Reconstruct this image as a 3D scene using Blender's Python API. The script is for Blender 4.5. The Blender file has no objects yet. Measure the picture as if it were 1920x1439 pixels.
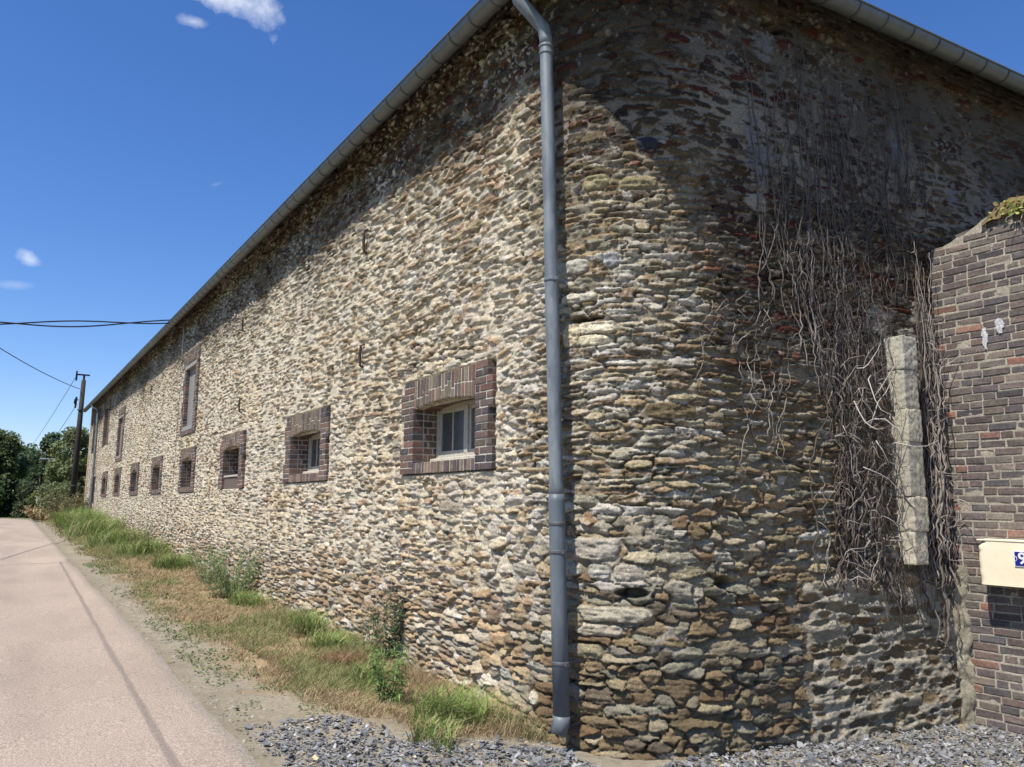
import bpy, math, random
import numpy as np
from mathutils import Vector, Matrix
R = math.radians
random.seed(7)
rng = np.random.default_rng(11)
scene = bpy.context.scene
COL = scene.collection

# ------------------------------------------------------------------ camera
EYE = (0.0, 0.0, 1.6)
YAW, PITCH, ROLL = R(32.5), math.atan(225 / 1500.0), R(0.4)
_f = Vector((math.sin(YAW) * math.cos(PITCH), math.cos(YAW) * math.cos(PITCH), math.sin(PITCH)))
_r = Vector((math.cos(YAW), -math.sin(YAW), 0))
_u = Vector((-math.sin(YAW) * math.sin(PITCH), -math.cos(YAW) * math.sin(PITCH), math.cos(PITCH)))
_r2 = _r * math.cos(ROLL) + _u * math.sin(ROLL)
_u2 = _u * math.cos(ROLL) - _r * math.sin(ROLL)
cam = bpy.data.objects.new('camera', bpy.data.cameras.new('camera'))
COL.objects.link(cam)
cam.data.sensor_width = 36
cam.data.lens = 36 * 1500 / 1920.0
cam.data.clip_start = 0.05
cam.data.clip_end = 3000
M = Matrix.Identity(4)
for i in range(3):
    M[i][0], M[i][1], M[i][2], M[i][3] = _r2[i], _u2[i], -_f[i], EYE[i]
cam.matrix_world = M
scene.camera = cam

def pixdir(x, y):
    u = (x - 960) / 1500.0; v = -(y - 719.5) / 1500.0
    return (_f + _r2 * u + _u2 * v).normalized()

# ------------------------------------------------------------------ light
SUN_EL = R(60.0)
SUN_TO = Vector((0.957 * math.cos(SUN_EL), 0.29 * math.cos(SUN_EL), -math.sin(SUN_EL))).normalized()
sun = bpy.data.objects.new('sun', bpy.data.lights.new('sun', 'SUN'))
COL.objects.link(sun)
sun.data.energy = 5.0
sun.data.angle = R(0.5)
sun.data.color = (1.0, 0.945, 0.86)
sun.rotation_euler = SUN_TO.to_track_quat('-Z', 'Y').to_euler()
sun.location = (-10, -5, 20)

world = bpy.data.worlds.new('World')
scene.world = world
world.use_nodes = True
wt = world.node_tree
for n in list(wt.nodes): wt.nodes.remove(n)
def wn(t, **k):
    n = wt.nodes.new(t)
    for a, b in k.items(): setattr(n, a, b)
    return n
sky = wn('ShaderNodeTexSky')
sky.sky_type = 'NISHITA'
sky.sun_disc = False
sky.sun_elevation = SUN_EL
sky.sun_rotation = math.atan2(-0.957, -0.29)
sky.altitude = 200
sky.air_density = 1.0
sky.dust_density = 0.35
sky.ozone_density = 1.6
wtc = wn('ShaderNodeTexCoord')
def wmath(op, a, b=None, clamp=False):
    n = wn('ShaderNodeMath', operation=op, use_clamp=clamp)
    for i, v in enumerate((a, b)):
        if v is None: continue
        if isinstance(v, (int, float)): n.inputs[i].default_value = v
        else: wt.links.new(v, n.inputs[i])
    return n.outputs[0]
def wdot(vec):
    n = wn('ShaderNodeVectorMath', operation='DOT_PRODUCT')
    wt.links.new(wtc.outputs['Generated'], n.inputs[0]); n.inputs[1].default_value = vec
    return n.outputs['Value']
nz = wn('ShaderNodeTexNoise'); nz.inputs['Scale'].default_value = 17; nz.inputs['Detail'].default_value = 8
nz.inputs['Roughness'].default_value = 0.6
wt.links.new(wtc.outputs['Generated'], nz.inputs['Vector'])
noise_c = wmath('SUBTRACT', nz.outputs['Fac'], 0.5)
total = None
for (px, py, a, b, rot, dens) in [(440, 0, .046, .015, -4, .75), (492, 24, .024, .020, -35, .75), (362, 41, .015, .006, 0, .45),
                                  (57, 487, .015, .010, -30, .6), (406, 346, .010, .003, 20, .12), (20, 533, .025, .005, 0, .15)]:
    c = pixdir(px, py)
    rr = _r2 * math.cos(R(rot)) + _u2 * math.sin(R(rot)); uu = _u2 * math.cos(R(rot)) - _r2 * math.sin(R(rot))
    du = wmath('DIVIDE', wmath('SUBTRACT', wdot(rr), rr.dot(c)), a)
    dv = wmath('DIVIDE', wmath('SUBTRACT', wdot(uu), uu.dot(c)), b)
    rad = wmath('SQRT', wmath('ADD', wmath('MULTIPLY', du, du), wmath('MULTIPLY', dv, dv)))
    v = wmath('ADD', wmath('SUBTRACT', 1.0, rad), wmath('MULTIPLY', noise_c, 3.6))
    v = wmath('MULTIPLY', wmath('MULTIPLY', v, 1.0, True), dens)
    # only the half of the sky in front
    v = wmath('MULTIPLY', v, wmath('GREATER_THAN', wdot(c), 0.5))
    total = v if total is None else wmath('MAXIMUM', total, v)
hs = wn('ShaderNodeHueSaturation')
hs.inputs['Saturation'].default_value = 1.25
hs.inputs['Value'].default_value = 1.0
wt.links.new(sky.outputs[0], hs.inputs['Color'])
tn = wn('ShaderNodeMixRGB', blend_type='MULTIPLY'); tn.inputs[0].default_value = 1; tn.inputs[2].default_value = (.95, 1.0, 1.26, 1)
wt.links.new(hs.outputs[0], tn.inputs[1])
mx = wn('ShaderNodeMixRGB')
mx.inputs[2].default_value = (8.0, 8.3, 9.0, 1)
wt.links.new(total, mx.inputs[0]); wt.links.new(tn.outputs[0], mx.inputs[1])
bg = wn('ShaderNodeBackground'); bg.inputs[1].default_value = 0.098
wo = wn('ShaderNodeOutputWorld')
wt.links.new(mx.outputs[0], bg.inputs[0]); wt.links.new(bg.outputs[0], wo.inputs[0])

scene.view_settings.view_transform = 'Standard'
scene.view_settings.look = 'None'
scene.view_settings.exposure = 0.45
scene.view_settings.gamma = 1.0
try:
    scene.cycles.max_bounces = 6
except Exception: pass

# ------------------------------------------------------------------ noise
def _hash(ix, iy, seed):
    h = (ix.astype(np.int64) * 374761393 + iy.astype(np.int64) * 668265263 + seed * 1442695041) & 0xFFFFFFFF
    h = ((h ^ (h >> 13)) * 1274126177) & 0xFFFFFFFF
    h = ((h ^ (h >> 16)) * 2246822519) & 0xFFFFFFFF
    h = h ^ (h >> 15)
    return (h & 0xFFFFFF) / float(0x1000000)
def vn(x, y, seed=0):
    xi = np.floor(x); yi = np.floor(y)
    fx = x - xi; fy = y - yi
    fx = fx * fx * (3 - 2 * fx); fy = fy * fy * (3 - 2 * fy)
    a = _hash(xi, yi, seed); b = _hash(xi + 1, yi, seed); c = _hash(xi, yi + 1, seed); d = _hash(xi + 1, yi + 1, seed)
    return (a * (1 - fx) + b * fx) * (1 - fy) + (c * (1 - fx) + d * fx) * fy
def fbm(x, y, octv=4, seed=0, gain=.5):
    s = 0; a = 1; t = 0
    for o in range(octv):
        s = s + a * vn(x * 2 ** o + 17.3 * o, y * 2 ** o + 5.1 * o, seed + o * 31); t += a; a *= gain
    return s / t
def ss(a, b, x):
    t = np.clip((x - a) / (b - a), 0, 1)
    return t * t * (3 - 2 * t)

# ------------------------------------------------------------------ mesh helpers
def mesh_np(name, V, F, mat, cols=None, smooth=False, parent=None, loc=None):
    """V (n,3); F list of arrays each (m,k)"""
    me = bpy.data.meshes.new(name)
    V = np.asarray(V, dtype=np.float32)
    if not isinstance(F, list): F = [F]
    F = [np.asarray(f, dtype=np.int32) for f in F if len(f)]
    nl = sum(f.size for f in F); nf = sum(len(f) for f in F)
    me.vertices.add(len(V)); me.vertices.foreach_set('co', V.ravel())
    me.loops.add(nl); me.polygons.add(nf)
    me.loops.foreach_set('vertex_index', np.concatenate([f.ravel() for f in F]))
    tot = np.concatenate([np.full(len(f), f.shape[1], dtype=np.int32) for f in F])
    st = np.concatenate([[0], np.cumsum(tot)[:-1]]).astype(np.int32)
    me.polygons.foreach_set('loop_start', st)
    try: me.polygons.foreach_set('loop_total', tot)
    except Exception: pass
    me.update(calc_edges=True)
    me.polygons.foreach_set('use_smooth', np.full(nf, bool(smooth), dtype=bool))
    if cols is not None:
        at = me.color_attributes.new('Col', 'FLOAT_COLOR', 'POINT')
        c = np.ones((len(V), 4), dtype=np.float32); c[:, :3] = cols
        at.data.foreach_set('color', c.ravel())
    me.validate()
    if mat: me.materials.append(mat)
    o = bpy.data.objects.new(name, me)
    COL.objects.link(o)
    if parent: o.parent = parent
    if loc: o.location = loc
    return o
class MB:
    """collects vertices / polygons / colours"""
    def __init__(s): s.v = []; s.f = {3: [], 4: []}; s.c = []; s.poly = []
    def add(s, V, F, col=(1, 1, 1)):
        b = len(s.v)
        s.v.extend([tuple(p) for p in V]); s.c.extend([tuple(col)] * len(V))
        for f in F:
            s.f.setdefault(len(f), []).append([b + i for i in f])
    def box(s, lo, hi, col=(1, 1, 1), j=0):
        x0, y0, z0 = lo; x1, y1, z1 = hi
        V = [(x0, y0, z0), (x1, y0, z0), (x1, y1, z0), (x0, y1, z0), (x0, y0, z1), (x1, y0, z1), (x1, y1, z1), (x0, y1, z1)]
        if j: V = [tuple(q + random.uniform(-j, j) for q in p) for p in V]
        s.add(V, [(0, 3, 2, 1), (4, 5, 6, 7), (0, 1, 5, 4), (1, 2, 6, 5), (2, 3, 7, 6), (3, 0, 4, 7)], col)
    def cbox(s, lo, hi, c=.004, col=(1, 1, 1), j=0.0015):
        """box with all edges chamfered (octagonal sections)"""
        x0, y0, z0 = lo; x1, y1, z1 = hi
        V = []; idx = {}
        for ax in range(3):
            for sx in (0, 1):
                for sy in (0, 1):
                    for sz in (0, 1):
                        p = [(x0, x1)[sx], (y0, y1)[sy], (z0, z1)[sz]]
                        q = [p[0] + (c if sx == 0 else -c), p[1] + (c if sy == 0 else -c), p[2] + (c if sz == 0 else -c)]
                        w = list(q); w[ax] = p[ax]
                        idx[(ax, sx, sy, sz)] = len(V); V.append(w)
        jj = {}
        for k, i in idx.items():
            t = k[1:]
            if t not in jj: jj[t] = [random.uniform(-j, j) for _ in range(3)]
            V[i] = tuple(V[i][m] + jj[t][m] for m in range(3))
        F = []
        I = lambda a, *t: idx[(a,) + t]
        F.append((I(0, 0, 0, 0), I(0, 0, 0, 1), I(0, 0, 1, 1), I(0, 0, 1, 0)))
        F.append((I(0, 1, 0, 0), I(0, 1, 1, 0), I(0, 1, 1, 1), I(0, 1, 0, 1)))
        F.append((I(1, 0, 0, 0), I(1, 1, 0, 0), I(1, 1, 0, 1), I(1, 0, 0, 1)))
        F.append((I(1, 0, 1, 0), I(1, 0, 1, 1), I(1, 1, 1, 1), I(1, 1, 1, 0)))
        F.append((I(2, 0, 0, 0), I(2, 0, 1, 0), I(2, 1, 1, 0), I(2, 1, 0, 0)))
        F.append((I(2, 0, 0, 1), I(2, 1, 0, 1), I(2, 1, 1, 1), I(2, 0, 1, 1)))
        for a in (0, 1):
            for b in (0, 1):
                F.append((I(0, a, b, 0), I(0, a, b, 1), I(1, a, b, 1), I(1, a, b, 0)))
                F.append((I(0, a, 0, b), I(0, a, 1, b), I(2, a, 1, b), I(2, a, 0, b)))
                F.append((I(1, 0, a, b), I(1, 1, a, b), I(2, 1, a, b), I(2, 0, a, b)))
        for a in (0, 1):
            for b in (0, 1):
                for d in (0, 1):
                    F.append((I(0, a, b, d), I(1, a, b, d), I(2, a, b, d)))
        s.add(V, F, col)
    def tube(s, pts, rad, n=8, col=(1, 1, 1), cap=True):
        pts = [Vector(p) for p in pts]
        if isinstance(rad, (int, float)): rad = [rad] * len(pts)
        b = len(s.v); up = None; V = []
        for i, p in enumerate(pts):
            t = (pts[min(i + 1, len(pts) - 1)] - pts[max(i - 1, 0)])
            t = t.normalized() if t.length > 1e-9 else Vector((0, 0, 1))
            if up is None: up = Vector((1, 0, 0)) if abs(t.x) < .8 else Vector((0, 1, 0))
            a = (up - t * up.dot(t)).normalized(); c = t.cross(a); up = a
            for k in range(n):
                th = 2 * math.pi * k / n
                V.append(p + (a * math.cos(th) + c * math.sin(th)) * rad[i])
        F = []
        for i in range(len(pts) - 1):
            for k in range(n):
                F.append((i * n + k, i * n + (k + 1) % n, (i + 1) * n + (k + 1) % n, (i + 1) * n + k))
        if cap:
            F.append(tuple(range(n - 1, -1, -1))); F.append(tuple((len(pts) - 1) * n + k for k in range(n)))
        s.add(V, F, col)
    def build(s, name, mat, parent=None, smooth=False, loc=None):
        F = [np.array(v) for k, v in s.f.items() if v]
        return mesh_np(name, np.array(s.v), F, mat, np.array(s.c), smooth, parent, loc)
def tag(o, label=None, cat=None, group=None, kind=None):
    if label: o['label'] = label
    if cat: o['category'] = cat
    if group: o['group'] = group
    if kind: o['kind'] = kind
    return o
def empty(name, loc=(0, 0, 0)):
    o = bpy.data.objects.new(name, None); COL.objects.link(o); o.location = loc
    o.empty_display_size = .2
    return o

# ------------------------------------------------------------------ materials
def vmat(name, rough=.9, spec=.25, n1=40, amp=.25, bump=.3, bscale=120, bdist=.004, metal=0, base=None, n2=None, tint2=None, transl=0, streak=None):
    """vertex colour (or base) times fine procedural mottling, with fine bump"""
    m = bpy.data.materials.new(name); m.use_nodes = True
    t = m.node_tree; b = t.nodes['Principled BSDF']
    b.inputs['Roughness'].default_value = rough
    b.inputs['Metallic'].default_value = metal
    b.inputs['Specular IOR Level'].default_value = spec
    tc = t.nodes.new('ShaderNodeTexCoord')
    if base is None:
        c = t.nodes.new('ShaderNodeVertexColor'); c.layer_name = 'Col'; cs = c.outputs[0]
    else:
        c = t.nodes.new('ShaderNodeRGB'); c.outputs[0].default_value = (*base, 1); cs = c.outputs[0]
    def noise(scale, det=6, r=.6, vec=None):
        n = t.nodes.new('ShaderNodeTexNoise'); n.inputs['Scale'].default_value = scale
        n.inputs['Detail'].default_value = det; n.inputs['Roughness'].default_value = r
        t.links.new(vec or tc.outputs['Object'], n.inputs['Vector']); return n.outputs['Fac']
    vec = None
    if streak:
        mp = t.nodes.new('ShaderNodeMapping'); mp.inputs['Scale'].default_value = streak
        t.links.new(tc.outputs['Object'], mp.inputs[0]); vec = mp.outputs[0]
    nf = noise(n1, vec=vec)
    mr = t.nodes.new('ShaderNodeMapRange'); mr.inputs[1].default_value = .3; mr.inputs[2].default_value = .7
    mr.inputs[3].default_value = 1 - amp; mr.inputs[4].default_value = 1 + amp
    t.links.new(nf, mr.inputs[0])
    mu = t.nodes.new('ShaderNodeMixRGB'); mu.blend_type = 'MULTIPLY'; mu.inputs[0].default_value = 1
    t.links.new(cs, mu.inputs[1]); t.links.new(mr.outputs[0], mu.inputs[2])
    out = mu.outputs[0]
    if n2:
        f2 = noise(n2[0], vec=vec)
        r2 = t.nodes.new('ShaderNodeMapRange'); r2.inputs[1].default_value = n2[1]; r2.inputs[2].default_value = n2[2]
        r2.inputs[4].default_value = n2[3]
        t.links.new(f2, r2.inputs[0])
        m2 = t.nodes.new('ShaderNodeMixRGB'); m2.inputs[2].default_value = (*tint2, 1)
        t.links.new(r2.outputs[0], m2.inputs[0]); t.links.new(out, m2.inputs[1]); out = m2.outputs[0]
    t.links.new(out, b.inputs['Base Color'])
    if bump:
        bn = noise(bscale, 5, .65, vec)
        bp = t.nodes.new('ShaderNodeBump'); bp.inputs['Strength'].default_value = bump; bp.inputs['Distance'].default_value = bdist
        t.links.new(bn, bp.inputs['Height']); t.links.new(bp.outputs[0], b.inputs['Normal'])
    if transl:
        tr = t.nodes.new('ShaderNodeBsdfTranslucent'); t.links.new(out, tr.inputs[0])
        ms = t.nodes.new('ShaderNodeMixShader'); ms.inputs[0].default_value = transl
        o = t.nodes['Material Output']
        t.links.new(b.outputs[0], ms.inputs[1]); t.links.new(tr.outputs[0], ms.inputs[2]); t.links.new(ms.outputs[0], o.inputs[0])
    return m
MT = {
 'rubble': vmat('rubble_stone', .92, .15, 75, .42, 1.0, 130, .007, n2=(48, .57, .66, .5), tint2=(.10, .085, .06)),
 'brick': vmat('fired_brick', .85, .2, 60, .28, .7, 170, .003, n2=(14, .58, .75, .5), tint2=(.30, .28, .25)),
 'zinc': vmat('zinc_sheet', .42, .5, 9, .18, .15, 30, .002, metal=.15, base=(.112, .128, .132), n2=(5, .45, .75, .5), tint2=(.14, .145, .135)),
 'zinc_pipe': vmat('weathered_zinc_pipe', .5, .4, 8, .28, .3, 22, .004, metal=.1, base=(.125, .145, .155), n2=(9, .44, .60, .75), tint2=(.22, .24, .245), streak=(1, 1, .35)),
 'pvc': vmat('grey_lower_pipe', .5, .4, 10, .12, .1, 60, .001, base=(.105, .125, .14), n2=(13, .5, .75, .6), tint2=(.20, .20, .19), streak=(1, 1, .3)),
 'wood': vmat('weathered_wood', .85, .2, 30, .25, .5, 60, .002, streak=(6, 6, .6)),
 'paint': vmat('flaking_paint', .7, .3, 30, .2, .3, 80, .002, n2=(25, .5, .62, .7), tint2=(.36, .31, .23)),
 'dark': vmat('dark_interior', .9, .1, 5, .2, 0, base=(.012, .011, .010)),
 'slate': vmat('slate_roof', .6, .4, 12, .2, .3, 40, .003, base=(.07, .075, .085)),
 'chip': vmat('slate_chip', .55, .45, 30, .2, .4, 90, .003),
 'lime': vmat('limestone', .9, .15, 25, .2, .8, 60, .006, n2=(9, .5, .7, .6), tint2=(.24, .235, .19)),
 'vine': vmat('dead_vine', .85, .2, 80, .25, .4, 200, .002),
 'leaf': vmat('leaf', .6, .3, 6, .25, 0, transl=.25),
 'grass': vmat('grass_blade', .7, .25, 5, .2, 0, transl=.25),
 'iron': vmat('rusty_iron', .8, .3, 40, .3, .4, 90, .002, base=(.05, .03, .022)),
 'cable': vmat('black_cable', .6, .3, 10, .1, 0, base=(.015, .015, .017)),
 'pole': vmat('creosoted_pole', .8, .3, 12, .3, .4, 30, .003, base=(.032, .028, .022), streak=(5, 5, .5)),
 'bark': vmat('bark', .9, .2, 10, .3, .5, 20, .01, base=(.09, .075, .055)),
 'render': vmat('cream_render', .75, .25, 5, .04, .25, 40, .003, base=(.80, .72, .52), n2=(3.2, .55, .8, .7), tint2=(.82, .56, .30)),
 'mould': vmat('greenish_render', .85, .2, 12, .15, .3, 40, .003, base=(.24, .24, .17)),
 'enamel_blue': vmat('blue_enamel', .25, .5, 5, .05, 0, base=(.012, .022, .22)),
 'enamel_white': vmat('white_enamel', .3, .5, 5, .04, 0, base=(.78, .78, .80)),
 'moss': vmat('dry_moss', .95, .1, 20, .4, 1, 40, .01),
}
def glass_mat():
    m = bpy.data.materials.new('old_glass'); m.use_nodes = True
    b = m.node_tree.nodes['Principled BSDF']
    b.inputs['Base Color'].default_value = (.055, .062, .06, 1); b.inputs['Roughness'].default_value = .12
    b.inputs['Specular IOR Level'].default_value = .6
    t = m.node_tree
    tc = t.nodes.new('ShaderNodeTexCoord'); n = t.nodes.new('ShaderNodeTexNoise'); n.inputs['Scale'].default_value = 6
    t.links.new(tc.outputs['Object'], n.inputs[0])
    cr = t.nodes.new('ShaderNodeMapRange'); cr.inputs[3].default_value = .08; cr.inputs[4].default_value = .5
    t.links.new(n.outputs[0], cr.inputs[0]); t.links.new(cr.outputs[0], b.inputs['Roughness'])
    return m
MT['glass'] = glass_mat()

# ------------------------------------------------------------------ terrain
def zroad(Y):
    Y = np.asarray(Y, dtype=float)
    z = .018 * np.clip(Y - 6, 0, 36)
    z = z - .0012 * np.clip(Y - 40, 0, 1e9) ** 1.5 * (Y < 90) - np.where(Y >= 90, .0012 * 50 ** 1.5, 0)
    return z
def zground(X, Y):
    X = np.asarray(X, dtype=float); Y = np.asarray(Y, dtype=float)
    z = zroad(Y)
    v = ss(1.5, 2.2, X)
    z = z + v * .05 * ss(6, 12, Y) + .18 * ss(2.0, 3.4, X) * ss(14, 30, Y) * (Y < 60)
    z = z - .035 * np.clip(X - 2.0, 0, 6) * (1 - ss(5.0, 6.5, Y)) - .03 * ss(1.4, 1.7, X)
    # bank on the left of the road
    z = z + .15 * ss(-3.6, -6, X)
    bump = (fbm(X * 1.3, Y * 1.3, 3, 5) - .5) * .08 + (fbm(X * 9, Y * 9, 3, 9) - .5) * .03
    w = np.maximum(ss(1.55, 2.0, X), ss(-3.4, -4.0, X))
    return z + bump * w - .012

def vary_axis(segs):
    out = []
    for a, b, d in segs:
        n = max(1, int(round((b - a) / d))); out.append(np.linspace(a, b, n, endpoint=False))
    return np.concatenate(out + [[segs[-1][1]]])
xs = vary_axis([(-900, -100, 80), (-100, -12, 4), (-12, -3.6, .5), (-3.6, 1.4, .25), (1.4, 3.8, .04), (3.8, 8.5, .08), (8.5, 20, 1), (20, 100, 8), (100, 900, 80)])
ys = vary_axis([(-600, -60, 60), (-60, -6, 3), (-6, 2.5, .25), (2.5, 12, .05), (12, 24, .12), (24, 46, .3), (46, 110, 1.5), (110, 300, 15), (300, 1500, 100)])
gx, gy = np.meshgrid(xs, ys)
gz = zground(gx, gy)
def gridF(ny, nx, keep=None):
    i = np.arange(ny - 1)[:, None] * nx + np.arange(nx - 1)[None, :]
    F = np.stack([i, i + 1, i + nx + 1, i + nx], -1)
    if keep is not None: F = F[keep]
    return F.reshape(-1, 4)
# colours of the ground: compacted earth, drier and greyer by the road, brown litter on the verge
t = fbm(gx * 2.2, gy * 2.2, 4, 21)[..., None]; t2 = fbm(gx * 14, gy * 14, 3, 22)[..., None]
dirt = np.array([.27, .235, .175]) * (1 - t) + np.array([.19, .165, .12]) * t
litter = np.array([.33, .24, .14]) * (1 - t2) + np.array([.20, .15, .085]) * t2
w = (ss(1.9, 2.5, gx + (t[..., 0] - .5) * .9) * ss(5.6, 6.6, gy))[..., None]
gc = dirt * (1 - w) + litter * w
far = (ss(44, 60, gy) + ss(-3.4, -4.2, gx) * 1.0 + ss(16, 30, gx)).clip(0, 1)[..., None]
gc = gc * (1 - far) + np.array([.10, .12, .045]) * far
gc = gc * (.85 + .3 * t2)
ground = mesh_np('ground', np.stack([gx, gy, gz], -1).reshape(-1, 3), gridF(len(ys), len(xs)),
                 vmat('earth', .95, .1, 30, .22, .6, 60, .006), gc.reshape(-1, 3), smooth=True)
tag(ground, kind='structure')

# road
def road_edge(Y): return 1.50 + .05 * (fbm(Y * .5, Y * 0, 3, 3) - .5) * 2 + .035 * (fbm(Y * 7, Y * 0, 3, 4) - .5)
ry = vary_axis([(-40, 2, 1), (2, 14, .08), (14, 46, .3), (46, 120, 2)])
ru = np.linspace(0, 1, 40)
RX = -3.35 + (road_edge(ry)[:, None] + 3.35) * ru[None, :]
RY = np.repeat(ry[:, None], len(ru), 1)
RX = RX - .02 * np.clip(RY - 44, 0, 50) ** 2
RZ = zroad(RY) + .004 + .012 * (1 - ((RX + .9) / 2.4) ** 2).clip(-1, 1)
n1 = fbm(RX * 1.1, RY * .35, 4, 41)[..., None]; n2 = fbm(RX * 3, RY * .9, 3, 43)[..., None]
rc = np.array([.355, .288, .232]) * (.86 + .28 * n1)
rc = rc * (1 - .10 * ss(.45, .7, n2)) 
wheel = np.exp(-((RX - .35) / .28) ** 2)[..., None]
rc = rc * (1 - .08 * wheel * n2)
edge = ss(.10, 0, (road_edge(RY) - RX))[..., None]
rc = rc * (1 - edge) + np.array([.24, .215, .175]) * edge
def road_mat():
    m = vmat('pale_asphalt', .9, .2, 75, .55, 1.0, 120, .007, n2=(.55, .5, .72, .35), tint2=(.25, .215, .185))
    return m
road = mesh_np('road', np.stack([RX, RY, RZ], -1).reshape(-1, 3), gridF(len(ry), len(ru)), road_mat(), rc.reshape(-1, 3), smooth=True)
tag(road, kind='structure')
# sealed trench seam along the road (thin bitumen strip)
sy = vary_axis([(2.0, 20.4, .08)])
sx = np.interp(sy, [2, 5.4, 9.2, 14, 20.4], [1.02, 1.06, 1.12, 1.20, 1.30]) + .012 * (vn(sy * 2, sy * 0, 8) - .5)
wd = .024 + .012 * vn(sy * 3, sy * 0, 9)
su = np.linspace(-1, 1, 4)
SX = sx[:, None] + wd[:, None] * su; SY = np.repeat(sy[:, None], 4, 1)
SZ = zroad(SY) + .010 + .012 * (1 - ((SX + .9) / 2.4) ** 2)
sc_ = np.zeros(SX.shape + (3,)) + np.array([.235, .195, .165]); 
sc_[:, 0] = (.30, .25, .21); sc_[:, 3] = (.30, .25, .21)
seam = mesh_np('road_seam', np.stack([SX, SY, SZ], -1).reshape(-1, 3), gridF(len(sy), 4), MT['rubble'], sc_.reshape(-1, 3))
tag(seam, kind='structure')

# ------------------------------------------------------------------ the barn
WX = 3.5; CR = 1.05; PHI = R(86.52)
YT = 4.197 + CR * math.tan(PHI / 2); SE = CR * PHI
YEND = 42.2; TOP = 6.16
CX0, CY0 = WX + CR, YT
PE = (CX0 - CR * math.cos(PHI), CY0 - CR * math.sin(PHI))
def wallpt(s, h):
    s = np.asarray(s, dtype=float)
    t = np.clip(s, 0, SE) / CR
    nx, ny = -np.cos(t), -np.sin(t)
    x = CX0 + CR * nx; y = CY0 + CR * ny
    y = y + np.where(s < 0, -s, 0)
    k = np.clip(s - SE, 0, None)
    x = x + k * math.sin(PHI); y = y - k * math.cos(PHI) * 1.0
    return x + nx * h, y + ny * h
def s_of_Y(Y): return YT - Y
def s_of_X(X): return SE + (X - PE[0]) / math.sin(PHI)

barn = empty('stone_barn', (WX, 20, 0))
tag(barn, 'long rubble stone barn with rounded corner, small brick-framed windows and zinc gutters', 'barn')
def kid(o): 
    o.parent = barn; o.matrix_parent_inverse = Matrix.Translation((-WX, -20, 0)); return o

# openings: (Y near, Y far, z0, z1, inner opening yn, yf, z0, z1)
LOW = [5.76 + 4.03 * i for i in range(9)]
OPEN = []
for i, y0 in enumerate(LOW):
    dz = -.10 * i / 8
    if i < 2: OPEN.append(dict(k='glazed', o=(y0, y0 + 1.84, 1.88 + dz, 2.83 + dz), i=(y0 + .30, y0 + 1.54, 2.0 + dz, 2.52 + dz)))
    elif i == 2: OPEN.append(dict(k='board', o=(y0 + .1, y0 + 1.86, 1.85 + dz, 2.83 + dz), i=(y0 + .42, y0 + 1.56, 1.87 + dz, 2.55 + dz)))
    elif i < 8: OPEN.append(dict(k='dark', o=(y0 + .1, y0 + 1.8, 1.83 + dz, 2.80 + dz), i=(y0 + .40, y0 + 1.50, 1.95 + dz, 2.52 + dz)))
OPEN.append(dict(k='dark', o=(38.4, 40.2, 1.55, 2.62), i=(38.7, 39.9, 1.62, 2.40)))
OPEN.append(dict(k='shutter', o=(18.15, 19.85, 3.08, 5.02), i=(18.48, 19.52, 3.22, 4.72)))
OPEN.append(dict(k='shutter', o=(30.2, 31.9, 2.95, 4.85), i=(30.5, 31.6, 3.1, 4.6)))
OPEN.append(dict(k='loft', o=(34.9, 36.9, 3.75, 5.55), i=(35.2, 36.6, 3.85, 5.35)))
OPEN.append(dict(k='loft', o=(39.6, 41.2, 3.7, 5.35), i=(39.9, 40.9, 3.8, 5.15)))

def wall_axis():
    s = [s_of_X(13.2)]
    while s[-1] > -(YEND - YT):
        c = s[-1]
        x, y = wallpt(c, 0); x = float(x); y = float(y)
        d = math.hypot(x, y)
        if c > SE:
            ang = abs(math.cos(PHI) * -x + 0) ; ca = abs((x * -math.cos(PHI) + y * -math.sin(PHI)) / d)
            st = d / 820 / max(ca, .25)
            if x > 8.8: st = .05
        elif c > 0: st = .0085
        else: st = d / 820 / max(x / d, .02)
        s.append(c - min(max(st, .0085), .05))
    return np.array(s[::-1])
S = wall_axis()
Zs = np.concatenate([np.arange(-.6, -.3, .05), np.arange(-.3, 3.2, .0088), np.arange(3.2, TOP, .0098), [TOP]])
GS, GZ = np.meshgrid(S, Zs)

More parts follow.
